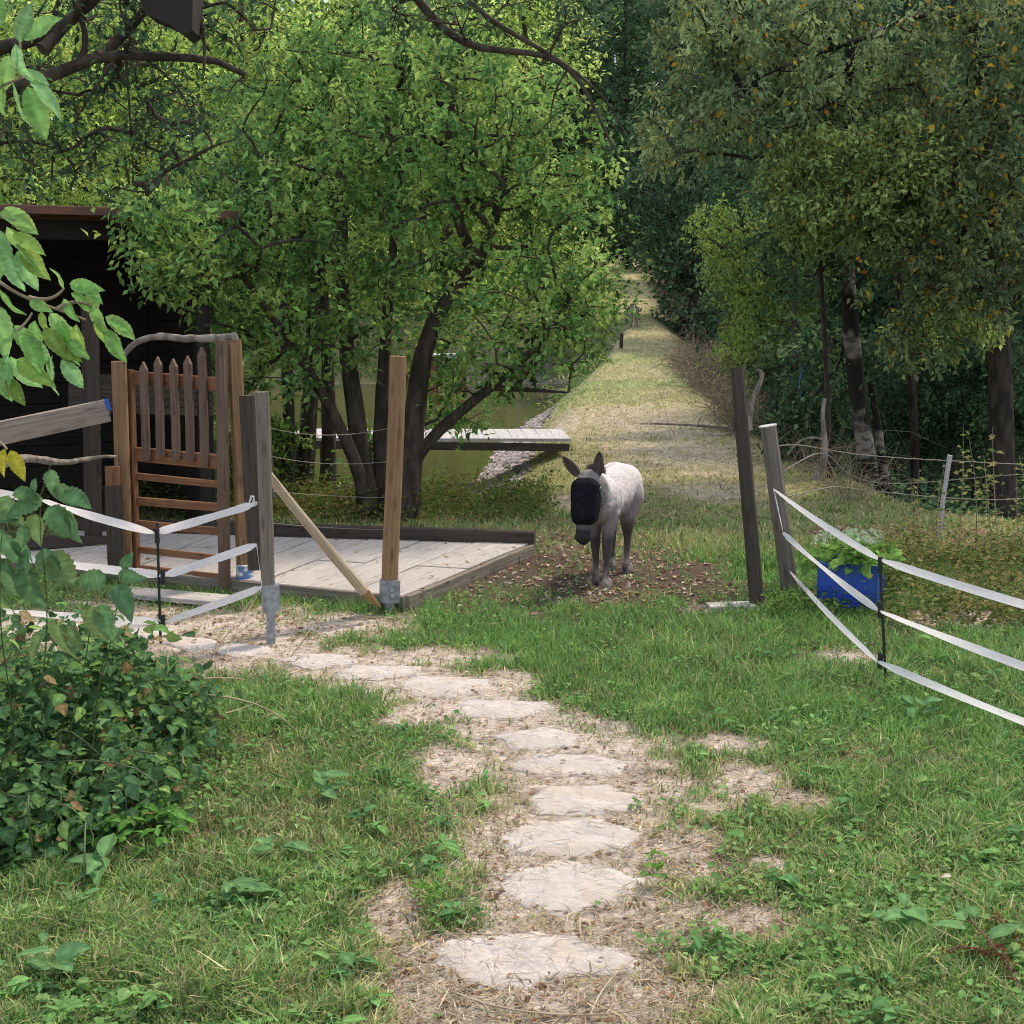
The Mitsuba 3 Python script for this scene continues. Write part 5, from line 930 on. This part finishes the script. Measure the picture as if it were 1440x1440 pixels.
def coat(v):
    x, y, z = v.T; n = meshkit.fbm(v * 9, 4, 3) - .5; n2 = meshkit.fbm(v * [60, 60, 18], 3, 5) - .5
    c = np.tile([.25, .205, .215], (len(v), 1))
    up = sst(.56, .68, z + .2*n + .03*np.sin(x*9))[:, None]; c = c*(1 - up) + np.array([.545, .50, .51])*up
    hd = (sst(.40, .47, x) )[:, None]; c = c*(1 - hd) + np.array([.20, .18, .18])*hd
    sh = (sst(.32, .22, np.abs(x - .2)) * sst(.6, .75, z) * .0)[:, None]
    cross = (np.exp(-((x - .215)/.02)**2) * sst(.52, .60, z) * sst(.76, .66, z) * .55 + np.exp(-(y/.012)**2) * (z > .8) * .4)[:, None] * (x < .35)[:, None]; c = c*(1 - cross) + np.array([.16, .11, .11])*cross
    lg = (sst(.46, .34, z) * (x < .42))[:, None]; c = c*(1 - lg) + np.array([.075, .064, .064])*lg
    inn = (sst(.2, .05, z) * sst(-.02, .03, n) * .7)[:, None] * (x < .42)[:, None]; c = c*(1 - inn) + np.array([.30, .26, .25])*inn
    mz = (sst(.565, .52, z) * (x > .5))[:, None]; c = c*(1 - mz) + np.array([.028, .026, .029])*mz
    rg = (np.exp(-((z - .505)/.018)**2) * (x > .5) * .22)[:, None]; c = c*(1 - rg) + np.array([.40, .38, .37])*rg
    ta = (x < -.545)[:, None] * .6; c = c*(1 - ta) + np.array([.12, .1, .1])*ta
    n3 = meshkit.fbm(v * [110, 110, 26], 3, 15) - .5
    return np.clip(c * (1 + .22*n2 + .3*n + .3*n3)[:, None], .01, .9)
V[:, 1] *= np.where(V[:, 0] < .40, .88, 1.0) if False else lerp(.80, 1.0, sst(.30, .45, V[:, 0]))
Vn = V + unit(V - [0, 0, .6]) * ((meshkit.fbm(V * 45, 3, 8) - .5) * .010)[:, None]
dkey = thing('donkey', 'grey donkey wearing a black fly mask standing on bare soil', 'donkey')
put(part(dkey, 'body'), (dk(Vn), Fc), 'm_vert', smooth=True, color=coat(V))
def fur(n, L, seed, mask):
    r = rng(seed); t = trimesh.Trimesh(Vn, Fc, process=False); p, fi = trimesh.sample.sample_surface(t, n, seed=seed); p = np.asarray(p); nn = t.face_normals[fi]
    m = mask(p); p, nn = p[m], nn[m]; n = len(p); c = coat(p) * r.uniform(.9, 1.1, (n, 1)); l = L * r.uniform(.5, 1.3, n)[:, None]
    d = unit(nn * .55 + np.array([-.55, 0, -.75]) + r.normal(0, .25, (n, 3))); sd_ = unit(np.cross(d, nn)) * .0022
    V_ = np.stack([p - sd_, p + sd_, p + d * l], 1).reshape(-1, 3); nb = unit(nn + .35*r.normal(0, 1, nn.shape)); nw = np.c_[cy*nb[:, 0] - sy*nb[:, 1], sy*nb[:, 0] + cy*nb[:, 1], nb[:, 2]]
    return V_, (np.arange(n)*3)[:, None] + [0, 1, 2], np.repeat(c, 3, 0), np.repeat(nw, 3, 0)
fv = fur(5000, .022, 7, lambda p: (p[:, 2] < .52) & (p[:, 2] > .3) & (p[:, 0] < .45))
scene[part(dkey, 'coat')] = {'type': 'ply', 'filename': meshkit.write_ply((dk(fv[0]), fv[1]), False, None, fv[2], normals=fv[3]), 'face_normals': False, 'bsdf': {'type': 'ref', 'id': 'm_vert'}}; labels[dkey + '__coat'] = {'kind': 'stuff'}
r = rng(8); mp = np.array([[lerp(.50, .24, a), lerp(HY, 0, min(1, a*1.6)), lerp(.875, .855, a)] for a in r.random(900)]) + r.normal(0, .011, (900, 3)); md = unit(np.c_[r.normal(-.3, .3, 900), r.normal(0, .35, 900), np.ones(900)]); sd_ = unit(np.cross(md, r.normal(0, 1, (900, 3)))) * .004
put(part(dkey, 'mane'), (dk(np.stack([mp - sd_ - md*.04, mp + sd_ - md*.04, mp + md * r.uniform(.02, .05, (900, 1))], 1).reshape(-1, 3)), (np.arange(900)*3)[:, None] + [0, 1, 2]), 'm_vert', color=np.repeat(np.array([.085, .065, .06]) * r.uniform(.6, 1.5, (900, 1)), 3, 0)); labels[dkey + '__mane'] = {'kind': 'stuff'}
for s in (1, -1):
    ev, ef = ear(s); ef = np.vstack([ef[:, [0, 1, 2]], ef[:, [0, 2, 3]]]); c = np.tile([.13, .095, .09], (len(ev), 1)); c[:110] = [.075, .052, .048]; c[110:] = [.12, .09, .085]; tipm = sst(.97, 1.0, ev[:, 2])[:, None]; c = c*(1 - .5*tipm)
    put(part(dkey, 'ear'), (dk(ev), ef), 'm_vert', smooth=True, color=c)
for (x_, y_) in ((.29, .058), (.21, -.058), (-.345, .082), (-.445, -.082)):
    hv, hf = smoothbody([hullof([(x_ - .01, y_, .045, .036), (x_ + .01, y_, .018, .04), (x_ + .022, y_, .018, .034)])], .012, 6); hv[:, 2] = np.maximum(hv[:, 2], 0); put(part(dkey, 'hoof'), (dk(hv), hf), 'm_vert', smooth=True, color=np.tile([.20, .17, .16], (len(hv), 1)))
mk = hullof([(HX + .055, HY + .032, .77, .068), (HX + .055, HY - .032, .77, .068), (HX - .0, HY, .69, .102), (HX + .11, HY + .02, .585, .066), (HX + .11, HY - .02, .585, .066), (HX + .04, HY, .55, .09)]).trim_by_plane((.35, 0, 1), .70).trim_by_plane((-.2, 0, -1), -1.0)
mt = mk.refine_to_length(.015).to_mesh(); mt = trimesh.Trimesh(mt.vert_properties[:, :3], mt.tri_verts); trimesh.smoothing.filter_taubin(mt, iterations=4); mv = np.array(mt.vertices); mv[:, 0] += .022; mv = mv + unit(mv - [HX + .03, HY, .65]) * (.012*(meshkit.fbm(mv*14, 2) - .5))[:, None]
for s in (1, -1): nv = trimesh.creation.icosphere(subdivisions=2); put(part(dkey, 'nostril'), (dk(np.array(nv.vertices) * [.008, .007, .013] + [HX + .167, HY + s*.022, .44]), np.array(nv.faces)), 'm_black', smooth=True)
put(part(dkey, 'fly_mask'), (dk(mv), np.array(mt.faces)), 'm_mask', smooth=40); labels[dkey + '__fly_mask'] = {'label': 'black mesh fly mask over the face'}
bd = tube(np.array([[HX + .035 + .09*math.cos(a), HY + .10*math.sin(a), .765 - .03*math.cos(a)] for a in np.linspace(0, 2*np.pi, 25)]), .011, 6, caps=False); put(part(dkey, 'mask_band'), (dk(bd[0]), bd[1]), 'm_black', smooth=True)
